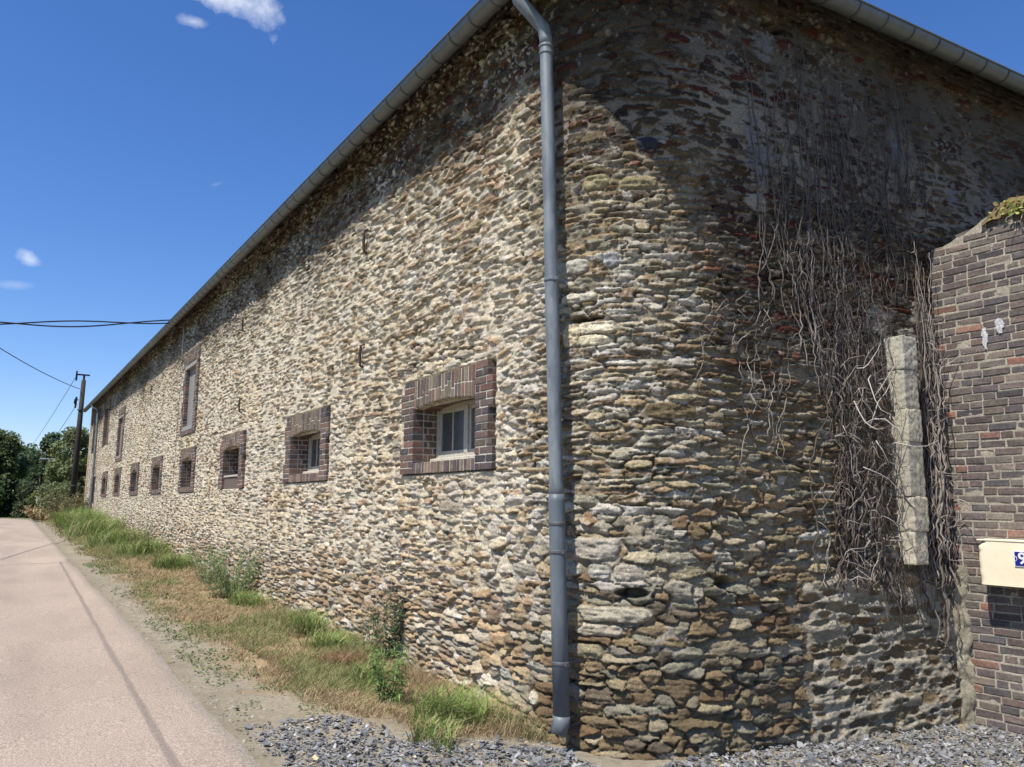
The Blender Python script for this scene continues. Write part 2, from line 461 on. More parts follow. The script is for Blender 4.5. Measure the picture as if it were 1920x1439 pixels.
def stones(s, z, w0, h0, seed, shp=3.0):
    ws = s + (fbm(s * 3, z * 3, 2, seed + 1) - .5) * .08 + (vn(s * 22, z * 26, seed + 2) - .5) * .014 + (vn(s * 55, z * 60, seed + 5) - .5) * .008
    wz = z + (fbm(s * 1.1, z * .8, 2, seed + 3) - .5) * .09 + (vn(s * 16, z * 22, seed + 4) - .5) * .012 + (vn(s * 50, z * 60, seed + 6) - .5) * .006
    j0 = np.floor(wz / h0)
    F1 = np.full(s.shape, 9.); F2 = np.full(s.shape, 9.); ID = np.zeros(s.shape); DX = np.zeros(s.shape); DZ = np.zeros(s.shape)
    for dj in (-2, -1, 0, 1, 2):
        j = j0 + dj
        wr = w0 * (.62 + .9 * _hash(j, j * 0 + 3, seed))
        off = _hash(j, j * 0 + 7, seed) * 5
        i0 = np.floor(ws / wr + off)
        for di in (-1, 0, 1):
            i = i0 + di
            r1 = _hash(i, j, seed + 11); r2 = _hash(i, j, seed + 12); r3 = _hash(i, j, seed + 13); r4 = _hash(i, j, seed + 14)
            cs = (i + .5 - off + (r1 - .5) * .75) * wr
            cz = (j + .5 + (r2 - .5) * .50) * h0
            big = np.where(_hash(i, j, seed + 15) > .88, 1.5, 1.0)
            a = wr * .5 * (.55 + .75 * r3) * big; b = h0 * .5 * (.62 + .72 * r4) * big
            rot = (_hash(i, j, seed + 16) - .5) * .36
            dx = ws - cs; dz = wz - cz
            dx2 = dx + dz * rot; dz2 = dz - dx * rot * .35
            d = (np.abs(dx2 / a) ** shp + np.abs(dz2 / b) ** shp) ** (1 / shp)
            m = d < F1
            F2 = np.where(m, F1, np.minimum(F2, d))
            F1 = np.where(m, d, F1)
            ID = np.where(m, _hash(i, j, seed + 20), ID)
            DX = np.where(m, dx2 / a, DX); DZ = np.where(m, dz2 / b, DZ)
    return F1, F2, ID, DX, DZ

def frac(ID, k): return (ID * k * 977.13) % 1.0
F1, F2, ID, DX, DZ = stones(GS, GZ, .185, .064, 100, 2.2)
_b = stones(GS, GZ, .20, .043, 300, 2.4)
_c = stones(GS, GZ, .19, .080, 500, 2.3)
_cpz = (GS > float(SE + (5.2 - PE[0]))) & (GZ < 1.25)
_selc = (GS > -.9) & (GZ + (fbm(GS * 1.3, GZ * 1.3, 3, 68) - .5) * 1.2 < 1.5) & (fbm(GS * .9, GZ * 1.6, 3, 69) > .44)
_selc &= ~_cpz; _d = stones(GS, GZ, .21, .072, 700, 2.2)
_sel = (ss(-.6, -.1, GS) * ss(1.5, 1.9, GZ) * ss(4.5, 4.1, GZ) * 1.1 + (fbm(GS * 1.4, GZ * 1.8, 3, 66) - .5) * 1.5) > .55
_sel |= (GS < -.3) & (fbm(GS * .8, GZ * 1.3, 3, 67) > .60)
F1, F2, ID, DX, DZ = (np.where(_selc, r_, np.where(_sel, q, p)) for p, q, r_ in zip((F1, F2, ID, DX, DZ), _b, _c))
F1, F2, ID, DX, DZ = (np.where(_cpz, q, p) for p, q in zip((F1, F2, ID, DX, DZ), _d))
del _b, _c, _d
# regions
LW = 1 - ss(-.35, .35, GS)                       # long wall
FC = ss(SE * .62, SE + .25, GS)                  # right facade
XF = PE[0] + (GS - SE) * math.sin(PHI)           # x along the facade
YL = YT - GS
LOWZ = 1 - ss(.55, 1.25, GZ + (fbm(GS * .8, GZ, 2, 61) - .5) * .5)
UP = ss(3.6, 4.6, GZ)
EAVE_SHADE = ss(4.55, 5.35, GZ + (fbm(GS * .7, GZ * .9, 3, 62) - .5) * 1.0)  # noisy top band, darkened in stone and mortar colour to imitate eave shade
big = fbm(GS * .9, GZ * .9, 3, 70)
mid = fbm(GS * 4, GZ * 5, 3, 71)
fine = fbm(GS * 30, GZ * 45, 3, 72)
strata = fbm(GS * 7, GZ * 70 + GS * 4, 3, 73)
r1, r2, r3, r4, r5 = (frac(ID, k) for k in (1, 3, 7, 11, 13))
rough1 = np.abs(fbm(GS * 13, GZ * 22, 3, 74) - .5) * 2          # ridged, split-stone facets
rough2 = fbm(GS * 45 + GZ * 9, GZ * 60, 2, 75)
slot = ss(.56, .70, fbm(GS * 5.5, GZ * 15, 3, 76))             # deep open joints here and there
flush = FC * UP
e = F2 - F1
e = np.where(flush > .5, np.minimum(e, (1.62 - F1) * .9), e)
e = e + (rough2 - .5) * .14
prof = ss(.04 + .04 * flush, .16 + .03 * flush, e)
fa = r4 * 6.283; fb_ = r5 * 6.283
facet = np.clip(DX * np.cos(fa) + DZ * np.sin(fa) - .05, 0, 2) * .020 + np.clip(DX * np.cos(fb_) - DZ * np.sin(fb_) * .8 - .25, 0, 2) * .022
proud = (r1 - .4) * .021 + (r2 - .5) * .020 * DZ + (r3 - .5) * .016 * DX - .007 * DZ - facet
relief = .65 + .18 * LW + .35 * (1 - FC) + .55 * FC * (1 - ss(2.6, 3.6, GZ))
relief = relief * (1 - .30 * flush)
bd = .030 - .012 * LW
hs_ = -bd + prof * (bd + proud * relief) + (strata - .5) * .022 * relief - (rough1 - .25) * .011 * relief + (rough2 - .5) * .010
lev = -.014 + .007 * LW + .009 * flush - .020 * LOWZ * (1 - ss(5.0, 5.4, XF) * FC) - .010 * FC * (1 - UP) * (1 - LOWZ) \
      - .008 * (1 - LW) * (1 - FC) * (1 - UP) - .008 * EAVE_SHADE * LW
hm = lev - .006 * LW * (1 - ss(7, 12, YL)) + (mid - .5) * (.026 - .010 * LW) + (fbm(GS * 14, GZ * 24, 3, 77) - .5) * (.022 - .008 * LW) * (1 - .6 * flush) + (rough2 - .5) * .008 + (big - .5) * .012
groove = np.exp(-((e - .10) / .045) ** 2) * ss(.35, .6, fbm(GS * 6, GZ * 12, 2, 79)) * (1 - .5 * flush)
hm = hm - .010 * groove; hs_ = hs_ - .010 * groove
cut = slot * prof * 0 + slot * (1 - ss(.1, .5, e))
hm = hm - .030 * cut * (1 - .6 * flush); hs_ = hs_ - .018 * cut * (1 - .6 * flush)
# cement smeared patch low on the facade
pe_ = (fbm(GS * 5, GZ * 5, 3, 80) - .5) * .25
CP = ss(5.22, 5.34, XF + pe_) * ss(1.12, 1.00, GZ + pe_ * .6) * (XF < 7.4)
rid = fbm(GS * 2.6, GZ * 15, 4, 81)
sunk = ss(1.12, .92, F1 + (mid - .5) * .9 + (rid - .5) * 1.2 + .45 * (r2 < .35) + .2 * (big - .5)) * ss(.02, .12, e)
cpm = .016 + (rid - .45) * .045 + (fine - .5) * .012 + (rough2 - .5) * .008 + (mid - .5) * .01 + .002 * DZ
cps = cpm * .5 - .002 + (r1 - .5) * .018 + (r2 - .5) * .012 * DZ - facet * .4 + (strata - .5) * .014 - .004 * groove
hm = hm * (1 - CP) + CP * cpm
hs_ = np.where(CP > .5, cpm - .004 + sunk * (cps - cpm) , hs_)
# plain pale render / plaster smears and big pale stones (x or Y centre, z, half sizes, colour, thickness, on facade?)
PATCH = [(4.93, 4.42, .15, .24, (.19, .195, .19), .008), (4.62, 4.72, .20, .09, (.30, .275, .20), .008), (5.55, 3.78, .16, .08, (.27, .29, .29), .006),
         (5.0, 4.0, .13, .10, (.36, .32, .24), .006), (4.35, 5.25, .09, .06, (.2, .2, .19), .006), (5.1, 5.4, .10, .12, (.2, .2, .195), .006), (4.0, 5.7, .08, .06, (.22, .22, .2), .005),
         (3.76, 1.44, .13, .12, (.42, .36, .25), .012), (6.9, 3.0, .18, .5, (.34, .32, .25), .008), (6.35, 3.2, .22, .2, (.26, .25, .21), .006),
         (4.0, .66, .13, .10, (.30, .27, .22), .006), (7.6, 4.6, .12, .1, (.2, .2, .2), .006), (6.75, 4.9, .08, .2, (.17, .18, .19), .005)]
base_m = np.zeros(GS.shape + (3,))
mc_long = np.array([.56, .495, .37]); mc_fac = np.array([.22, .185, .13]); mc_up = np.array([.235, .205, .16]); mc_low = np.array([.27, .225, .165])  # facade mortar tones lowered to paint in deeper shade
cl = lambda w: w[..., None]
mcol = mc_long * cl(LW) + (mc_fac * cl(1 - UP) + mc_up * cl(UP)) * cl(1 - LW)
yel = ss(.45, .65, fbm(GS * .6, GZ * .9, 3, 90))
mcol = mcol * (1 - .28 * cl(yel * LW) * np.array([.0, .12, .42]))
mcol = mcol * (1 - cl(LOWZ) * .45) + mc_low * cl(LOWZ) * .45
mcol = mcol * (1 - cl(EAVE_SHADE) * .62)  # eave shade painted into the mortar
mcol = mcol * (1 - cl(ss(4.3, 4.8, GZ) * (1 - LW) * (1 - FC)) * .35)  # top of the rounded corner: shade put into the mortar colour
mcol = mcol * (1 - cl(CP)) + np.array([.33, .295, .225]) * cl(CP)
mcol = mcol * (.80 + .4 * cl(fbm(GS * 9, GZ * 9, 3, 91)))
# stone palettes
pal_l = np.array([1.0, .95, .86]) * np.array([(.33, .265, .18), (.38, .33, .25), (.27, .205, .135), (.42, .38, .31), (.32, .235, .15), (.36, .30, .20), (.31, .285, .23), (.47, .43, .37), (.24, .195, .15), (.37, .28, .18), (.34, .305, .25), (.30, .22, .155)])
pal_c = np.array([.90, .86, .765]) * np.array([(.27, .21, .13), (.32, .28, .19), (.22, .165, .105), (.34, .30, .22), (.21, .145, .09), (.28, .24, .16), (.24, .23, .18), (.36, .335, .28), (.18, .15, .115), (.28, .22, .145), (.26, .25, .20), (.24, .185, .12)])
pal_f = .62 * np.array([1.12, .95, .80]) * np.array([(.085, .075, .052), (.115, .10, .068), (.07, .052, .038), (.105, .10, .08), (.10, .034, .026), (.10, .085, .052), (.075, .072, .065), (.15, .14, .115), (.045, .04, .038), (.11, .066, .04), (.085, .083, .076), (.072, .036, .034)])  # dark facade stones, lowered further so their colour carries shade
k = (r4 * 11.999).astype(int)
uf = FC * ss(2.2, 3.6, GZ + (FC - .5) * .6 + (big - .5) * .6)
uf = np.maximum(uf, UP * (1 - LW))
uf = np.maximum(uf, EAVE_SHADE * .95)  # eave shade painted into the stones with the dark palette
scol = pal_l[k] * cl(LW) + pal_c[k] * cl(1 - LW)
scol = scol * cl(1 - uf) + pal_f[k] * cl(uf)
scol = scol * (1 - .22 * cl(LOWZ * (1 - LW)))
scol = scol * cl(.74 + .44 * r5) * cl(.72 + .56 * fbm(GS * 14, GZ * 40, 3, 92))
scol = scol * (1 - .45 * cl(cut * .8))
# whitish lichen crusts, mostly on the sunny wall
ln = fbm(GS * 26, GZ * 30, 4, 93); lb = fbm(GS * 1.0, GZ * 1.3, 3, 94)
lich = ss(.56, .68, ln + (lb - .5) * .55 + .06 * (r3 - .5) - .02) * (.85 * LW * ss(.5, 1.2, GZ) + .55 * (1 - LW) * (1 - FC) * (GZ < 4.4) * ss(.6, 1.3, GZ) + .35 * uf * (r2 > .55)) * (1 - CP)
lich = lich * ss(0, .01, hs_ - hm + .006)
scol = scol * cl(1 - lich * .8) + np.array([.54, .505, .43]) * cl(lich * .8)
wz = ss(-2.6, -1.2, GS) * ss(1.7, .9, GS) * ss(.9, 1.3, GZ) * ss(4.2, 3.4, GZ)
white = (r2 > .94 - .13 * wz) * (LW * .7 + (1 - LW) * (GZ < 3.6) * (GZ > 1.0) * .7) * (1 - uf)
scol = scol * cl(1 - white * .7) + np.array([.58, .55, .48]) * cl(white * .7)
for (cx, cz, ax, az, c, th) in PATCH:
    d = np.sqrt(((XF - cx) / ax) ** 2 + ((GZ - cz) / az) ** 2)
    d = np.where(XF < 4.55, np.sqrt(((XF - cx) / ax) ** 2 + ((GZ - cz) / az) ** 2), d)
    m = ss(1.15, .75, d + (fbm(GS * 7, GZ * 7, 4, int(cx * 100)) - .5) * 2.6 + .5 * (e > .3) * (r1 > .4))
    hm = hm * (1 - m) + m * (th - .004 + (fine - .5) * .010 + (mid - .5) * .03 + (rough2 - .5) * .006)
    mcol = mcol * cl(1 - m) + np.array(c) * .8 * cl(m) * cl(.85 + .3 * fbm(GS * 20, GZ * 20, 3, 95))
# a few distinct large blocks (s centre, z, half w, half h, colour, proud)
sX = lambda X: float(s_of_X(X)) if X > 4.55 else None
BL = [(.62, 2.905, .155, .048, (.62, .59, .48), .030), (.60, 2.815, .13, .040, (.60, .56, .44), .024), (.40, 2.86, .07, .09, (.56, .50, .38), .012),
      (.55, 1.28, .24, .085, (.37, .35, .32), .030), (.40, 1.13, .10, .055, (.42, .41, .38), .022), (.62, 1.12, .085, .055, (.36, .355, .34), .022), (.83, 1.12, .10, .055, (.36, .34, .30), .02),
      (.70, .83, .27, .055, (.40, .38, .32), .040), (.62, .72, .19, .045, (.38, .35, .30), .034), (.28, .80, .055, .06, (.52, .48, .38), .03), (.43, .78, .055, .05, (.30, .25, .17), .03),
      (.24, .62, .13, .055, (.40, .39, .36), .03), (.52, .57, .14, .05, (.27, .25, .18), .026), (.46, 3.15, .16, .035, (.50, .49, .44), .026), (.40, 3.40, .17, .055, (.36, .37, .34), .022), (.74, 3.42, .06, .06, (.34, .36, .40), .022),
      (.05, .18, .05, .05, (.58, .56, .48), .03), (1.15, 2.28, .2, .06, (.16, .13, .08), .02), (-.12, 1.1, .16, .05, (.34, .33, .29), .02), (-.35, .95, .12, .06, (.50, .46, .38), .02),
      (.95, 4.02, .16, .055, (.24, .21, .13), .02), (.62, 4.05, .10, .055, (.33, .30, .19), .02), (1.02, 4.32, .08, .06, (.03, .035, .05), .02)]
SM = (hs_ - hm)
H = np.where(hs_ > hm, hs_, hm)
kk = .004; dd = np.clip(.5 + .5 * (hs_ - hm) / kk / 2, 0, 1)
H = hm * (1 - dd) + hs_ * dd + kk * dd * (1 - dd)
H = np.where(CP > .5, hm * (1 - sunk) + cps * sunk, H)
mask = np.where(CP > .5, ss(.35, .7, sunk), ss(-.001, .005, SM))
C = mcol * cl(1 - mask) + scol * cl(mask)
for (cs, cz, a, b, c, pr) in BL:
    loc = (np.abs(GS - cs) < a * 1.5) & (np.abs(GZ - cz) < b * 1.8)
    if not loc.any(): continue
    d = (np.abs((GS - cs) / a) ** 3.5 + np.abs((GZ - cz) / b) ** 3.5) ** (1 / 3.5) + (fbm(GS * 12, GZ * 12, 3, int(abs(cs) * 1000)) - .5) * .5
    m = ss(1.0, .86, d) * loc
    ring = ss(1.22, 1.05, d) * loc
    H = H * (1 - ring) + ring * (-.012)
    H = H * (1 - m) + m * (pr * .8 - .006 * d * d - np.abs(fbm(GS * 9, GZ * 14, 3, int(abs(cs) * 900)) - .5) * .05 + (strata - .5) * .020 + (rough2 - .5) * .012)
    C = C * cl(1 - m) + np.array([.96, .91, .80]) * np.array(c) * cl(m) * cl(.6 + .8 * fbm(GS * 18, GZ * 30, 4, 96))
# holes: missing stones
for (cs, cz, a, b) in [(.86, .98, .10, .035), (.52, 2.98, .14, .018), (-3.5, 5.62, .07, .07), (-5.8, 5.6, .08, .06), (2.3, 5.6, .10, .05), (-9, 5.65, .1, .07), (1.55, 1.05, .08, .05), (2.95, 2.05, .1, .05)]:
    d = np.sqrt(((GS - cs) / a) ** 2 + ((GZ - cz) / b) ** 2) + (mid - .5)
    m = ss(1.1, .8, d); H = H - m * .09; C = C * cl(1 - .5 * m)
# slow bulging of the old wall, battered foot
H = H + (fbm(GS * .5, GZ * .45, 3, 97) - .5) * .05 * ss(.5, 3, np.abs(GS - 0) + 1) + .03 * (1 - ss(-.2, .9, GZ))
# recess for the brick surrounds
keep = np.ones((len(Zs) - 1, len(S) - 1), dtype=bool)
fs = (S[:-1] + S[1:]) / 2; fz = (Zs[:-1] + Zs[1:]) / 2
FYg = YT - fs[None, :]; FZg = fz[:, None] + 0 * FYg
for o in OPEN:
    a, b, c, d = o['o']
    y = YL; z = GZ
    inn = ss(-.02, .015, np.minimum(np.minimum(y - a, b - y), np.minimum(z - c, d - z)))
    H = H * (1 - inn) + inn * (-.06)
    near = ss(.10, .0, np.maximum(np.maximum(a - y, y - b), np.maximum(c - z, z - d))) * (1 - inn)
    nr = near * ss(.30, .55, fbm(GS * 9, GZ * 9, 3, 84) + .15); H = H * (1 - nr * .7) + nr * .7 * (.006 + (rough2 - .5) * .012); C = C * (1 - cl(nr) * .75) + mcol * cl(nr) * .75
    a, b, c, d = o['i']
    keep &= ~((FYg > a - .02) & (FYg < b + .02) & (FZg > c - .02) & (FZg < d + .02))
px, py = wallpt(GS, H)
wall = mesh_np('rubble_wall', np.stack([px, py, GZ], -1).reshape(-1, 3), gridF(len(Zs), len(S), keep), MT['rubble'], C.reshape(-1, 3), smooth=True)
kid(wall)
del px, py

# inside: back leaf of the wall so no light leaks, plus gable and rear walls
mb = MB()
mb.box((WX + .45, 6.0, -.5), (WX + .5, YEND, 6.1))
mb.box((WX - .02, YEND - .001, -.5), (14.5, YEND + .45, 6.15))
mb.box((14.5, 3.8, -.5), (14.95, YEND + .45, 6.15))
mb.box((4.6, 4.6, -.5), (14.5, 4.65, 6.1))
kid(mb.build('rear_walls', vmat('rear_stone', .9, .2, 6, .3, .5, 20, .01, base=(.36, .30, .21))))

# ---- brick surrounds
BC = [(.10, .068, .058), (.12, .08, .066), (.085, .066, .064), (.15, .092, .072), (.11, .085, .074), (.15, .085, .066), (.13, .105, .08), (.065, .058, .062), (.095, .07, .058)]
def bcol(p=BC): 
    c = random.choice(p); k = random.uniform(.8, 1.25); return tuple(q * k for q in c)
MORT = (.46, .42, .34)
def surround(w, h, il, ir, ib, it, depth=.34, sill=True, arch=.05, course=.068, toothed=True):
    """local: x 0 = wall face (outward -x), y from 0 (near side) to w (far side), z 0..h. inner opening y il..w-ir, z ib..h-it"""
    m = MB(); J = .012; P = -.026
    def br(y0, y1, z0, z1, x0=P, x1=.09, c=None):
        q = random.uniform(-.003, .003)
        m.cbox((x0 + q, y0 + J / 2, z0 + J / 2), (x1, y1 - J / 2, z1 - J / 2), .004, c or bcol())
    n = int(round(h / course)); ch = h / n
    for side in (0, 1):
        for i in range(n):
            z0 = i * ch; z1 = z0 + ch
            inner = il if side == 0 else w - ir
            blk = (i // 4) % 2 if toothed else 0
            outer = inner - (.33 if blk == 0 else .225) if side == 0 else inner + (.33 if blk == 0 else .225)
            if side == 0: outer = max(outer, 0); ya, yb = outer, inner
            else: outer = min(outer, w); ya, yb = inner, outer
            cuts = [ya, yb]
            span = yb - ya
            if span > .26: cuts = [ya, ya + (.11 if i % 2 else .22), yb]
            else: cuts = [ya, ya + (span * .5 if i % 2 else 0), yb]
            cuts = sorted(set(round(c, 4) for c in cuts))
            for a, b in zip(cuts[:-1], cuts[1:]):
                if b - a > .02: br(a, b, z0, z1)
            # reveal bricks behind the face
            if ib - .001 < z1 and z0 < h - it + .12:
                if side == 0: ra, rb = inner - .10, inner
                else: ra, rb = inner, inner + .10
                mid = .20 if i % 2 else .14
                br(ra, rb, z0, z1, .09 + J, mid + .0); br(ra, rb, z0, z1, mid + J, depth)
    # lintel: soldier course, two half bricks per row, slightly cambered
    yi0, yi1 = il, w - ir
    nb = int(round((yi1 - yi0) / .064)); bw = (yi1 - yi0) / nb
    for i in range(nb):
        u = (i + .5) / nb; cam_ = arch * (1 - (2 * u - 1) ** 2)
        z0 = h - it + cam_; z1 = h - .006
        sp = random.choice([.5, .5, .35, .65]); zm = z0 + (z1 - z0) * sp
        q = [(.15, .11, .08), (.14, .12, .085), (.11, .08, .065), (.18, .14, .10), (.09, .075, .07), (.16, .10, .075), (.15, .13, .095)]
        br(yi0 + i * bw, yi0 + (i + 1) * bw, z0, zm, c=bcol(q)); br(yi0 + i * bw, yi0 + (i + 1) * bw, zm, z1, c=bcol(q))
        m.box((.09, yi0 + i * bw, z0 + .004), (depth, yi0 + (i + 1) * bw, z1 - .01), bcol(q))
    if sill:
        for i in range(nb):
            q = [(.17, .10, .075), (.15, .12, .085), (.10, .075, .075), (.19, .14, .10), (.12, .085, .08)]
            br(yi0 + i * bw, yi0 + (i + 1) * bw, 0, ib - .003, x1=depth, c=bcol(q))
    # mortar bed behind the joints
    g = P + .006
    m.box((g, .012, .006), (.085, il - .0125, h - .008), MORT) if not toothed else m.box((g, il - .215, .006), (.085, il - .0125, h - .008), MORT)
    if toothed: m.box((g, w - ir + .0125, .006), (.0845, w - ir + .215, h - .008), MORT)
    else: m.box((g, w - ir + .0125, .006), (.0845, w - .012, h - .008), MORT)
    if toothed:
        for blk in range(0, n, 8):
            m.box((g + .0005, max(il - .32, .01), blk * ch + .006), (.084, il - .2155, min((blk + 4) * ch, h) - .006), MORT)
            m.box((g + .0005, w - ir + .2155, blk * ch + .006), (.084, min(w - ir + .32, w - .01), min((blk + 4) * ch, h) - .006), MORT)
    m.box((.0855, il - .09, max(ib - .1, .01)), (depth, il - .0125, h - .01), MORT)
    m.box((.0855, w - ir + .0125, max(ib - .1, .01)), (depth, w - ir + .09, h - .01), MORT)
    for i in range(nb):
        u = (i + .5) / nb; cam_ = arch * (1 - (2 * u - 1) ** 2)
        m.box((g, yi0 + i * bw, h - it + cam_ + .006), (.08, yi0 + (i + 1) * bw, h - .012), MORT)
    if sill: m.box((g, yi0, .006), (depth - .01, yi1, ib - .012), MORT)
    m.box((.0, .0, .0), (.0001, .001, .001), MORT)
    return m

def glazed_frame(w, h):
    """two casements of two panes each; local y 0..w, z 0..h, x around 0"""
    f = MB(); c = (.40, .38, .32)
    f.cbox((-.03, 0, 0), (.04, .045, h), .003, c); f.cbox((-.03, w - .045, 0), (.04, w, h), .003, c)
    f.cbox((-.031, .0455, h - .05), (.0395, w - .0455, h), .003, c); f.cbox((-.034, .0455, 0), (.041, w - .0455, .045), .003, c)
    f.cbox((-.035, w / 2 - .035, .0455), (.038, w / 2 + .035, h - .0505), .003, c)
    for a in (.0455, w / 2 + .0355):
        b = a + w / 2 - .081
        f.cbox((-.02, a, .0455), (.02, a + .035, h - .0505), .003, c); f.cbox((-.02, b - .035, .0455), (.02, b, h - .0505), .003, c)
        f.cbox((-.018, a + .0355, .0455), (.018, b - .0355, .085), .003, c); f.cbox((-.018, a + .0355, h - .09), (.018, b - .0355, h - .051), .003, c)
        f.cbox((-.014, (a + b) / 2 - .009, .0855), (.014, (a + b) / 2 + .009, h - .0905), .002, c)
    return f
WLAB = ['window nearest the grey downpipe, two glazed casements in a dark brick surround', 'second glazed window from the downpipe, recessed in brick']
glz = {}
for n, o in enumerate(OPEN):
    a, b, c, d = o['o']; ia, ib_, ic, id_ = o['i']; kd = o['k']
    sur = surround(b - a, d - c, ia - a, b - ib_, ic - c, d - id_, sill=kd in ('glazed', 'dark', 'shutter'), arch=.05 if kd in ('glazed', 'board') else (.07 if kd == 'dark' else .03),
                   depth=.30 if kd == 'glazed' else .50)
    y, z = ia, ic
    if kd == 'glazed':
        win = kid(glazed_frame(ib_ - ia, id_ - ic + .04).build('window', MT['paint'], loc=(WX + .27, ia, ic + .028)))
        win['label'] = WLAB[n]
        p = MB(); w_ = ib_ - ia; h_ = id_ - ic + .04
        for q in (.07, w_ / 2 + .06):
            p.box((-.002, q, .07), (.002, q + w_ / 2 - .13, h_ - .08))
        p.build('pane', MT['glass'], win)
        s_ = MB(); s_.cbox((-.10, -.0, -.028), (-.0345, w_, .012), .004, (.55, .50, .40)); s_.build('sill', MT['paint'], win)
        s_ = MB(); s_.box((.05, -.05, -.1), (.06, w_ + .05, h_ + .1)); s_.build('backing', MT['dark'], win)
        sb = sur.build('brick_surround', MT['brick'], win); sb.location = (-.27, a - ia, c - (ic + .028))
    else:
        win = kid(sur.build({'shutter': 'loft_door', 'loft': 'loft_opening'}.get(kd, 'window_opening'), MT['brick'], loc=(WX, a, c)))
        s_ = MB(); s_.box((.501, ia - a - .12, ic - c - .1), (.51, ib_ - a + .12, id_ - c + .15)); s_.build('backing', MT['dark'], win)
        W_, Z0, Z1 = ib_ - ia, ic - c, id_ - c
        if kd == 'dark' or kd == 'loft':
            f = MB()
            for q in (.0, W_ - .05): f.cbox((.43, ia - a + q, Z0), (.485, ia - a + q + .05, Z1 + .03), .003, (.12, .10, .08))
            f.cbox((.432, ia - a + .0505, Z0), (.483, ia - a + W_ - .0505, Z0 + .05), .003, (.12, .10, .08))
            f.cbox((.434, ia - a + W_ / 2 - .025, Z0 + .0505), (.481, ia - a + W_ / 2 + .025, Z1 + .03), .003, (.10, .085, .07))
            f.build('window_frame', MT['wood'], win)
        if kd == 'board':
            f = MB(); q = 0; ww = W_ / 7
            for i in range(7):
                f.cbox((.02, ia - a + i * ww + .003, -.005), (.045, ia - a + (i + 1) * ww - .003, Z0 + .17 + random.uniform(-.012, .012)), .003, (.13, .10, .085))
            f.cbox((.0, ia - a + .02, Z0 + .19), (.06, ia - a + W_ - .02, Z0 + .225), .003, (.40, .37, .31))
            f.build('plank', MT['wood'], win)
        if kd == 'shutter':
            f = MB(); ww = W_ / 6; cc = (.23, .222, .208) if n == 9 or o['o'][0] < 25 else (.22, .185, .17)
            for i in range(6):
                k_ = random.uniform(.85, 1.12)
                f.cbox((.055 + random.uniform(0, .004), ia - a + i * ww + .003, Z0 + .06), (.08, ia - a + (i + 1) * ww - .003, Z1 - .11), .003, tuple(q * k_ for q in cc))
            f.build('shutter', MT['wood'], win)
            f = MB(); f.cbox((-.035, ia - a - .1, Z1 - .115), (.08, ib_ - a + .1, Z1 - .02), .006, tuple(q * 1.15 for q in cc)); f.build('timber_lintel', MT['wood'], win)
            f = MB(); f.cbox((-.032, ia - a + .0, Z0 - .05), (.085, ib_ - a - .0, Z0 + .055), .006, tuple(q * 1.1 for q in cc)); f.build('timber_sill', MT['wood'], win)

# ---- roof with hips, eaves overhanging
EO = .29; ez = 5.90; ta = math.tan(R(40))
x0, x1, y0, y1 = WX - EO, 14.95 + EO, 4.05 - EO - .0, YEND + .45 + .1
fb = lambda X: 4.197 - (X - 3.5) * math.tan(R(3.48))          # facade line
run = (x1 - x0) / 2; rz = ez + run * ta
A = (x0, fb(x0) - EO, ez); B = (x1, fb(x1) - EO, ez); Cc = (x1, y1, ez); D = (x0, y1, ez)
E1 = ((x0 + x1) / 2, A[1] + run, rz); E2 = ((x0 + x1) / 2, y1, rz)
V = [A, B, Cc, D, E1, E2]; V2 = [(p[0], p[1], p[2] + .03) for p in V]
mb = MB()
mb.add(V + V2, [(0, 3, 5, 4)[::-1], (1, 0, 4)[::-1], (2, 1, 4, 5)[::-1], (6, 9, 11, 10), (7, 6, 10), (8, 7, 10, 11), (0, 1, 7, 6), (1, 2, 8, 7), (3, 0, 6, 9), (2, 3, 9, 11, 5, 8)[:0] or (2, 5, 11, 8), (3, 9, 11, 5)])
kid(mb.build('roof', MT['slate']))
# fascia boards just behind the gutters
mb = MB()
mb.box((x0 + .02, A[1] + .06, 5.80), (x0 + .045, y1, 5.895), (.16, .12, .09))
dF = Vector((math.sin(PHI), -math.cos(PHI) * -1 * -1, 0)); dF = Vector((1, -math.tan(R(3.48)), 0)).normalized(); nF = Vector((dF.y, -dF.x, 0))
if nF.y > 0: nF = -nF
def slab(mb, p, q, th, z0, z1, col):
    o = nF * -th
    V = [(p[0], p[1], z0), (q[0], q[1], z0), (q[0] + o.x, q[1] + o.y, z0), (p[0] + o.x, p[1] + o.y, z0)]
    V += [(v[0], v[1], z1) for v in V]
    mb.add(V, [(0, 1, 2, 3)[::-1], (4, 5, 6, 7), (0, 1, 5, 4), (1, 2, 6, 5), (2, 3, 7, 6), (3, 0, 4, 7)], col)
slab(mb, (x0 + .046, A[1] + .03), (x1 - .1, fb(x1) - EO + .03), .025, 5.801, 5.894, (.16, .12, .09))
kid(mb.build('fascia_board', MT['wood']))

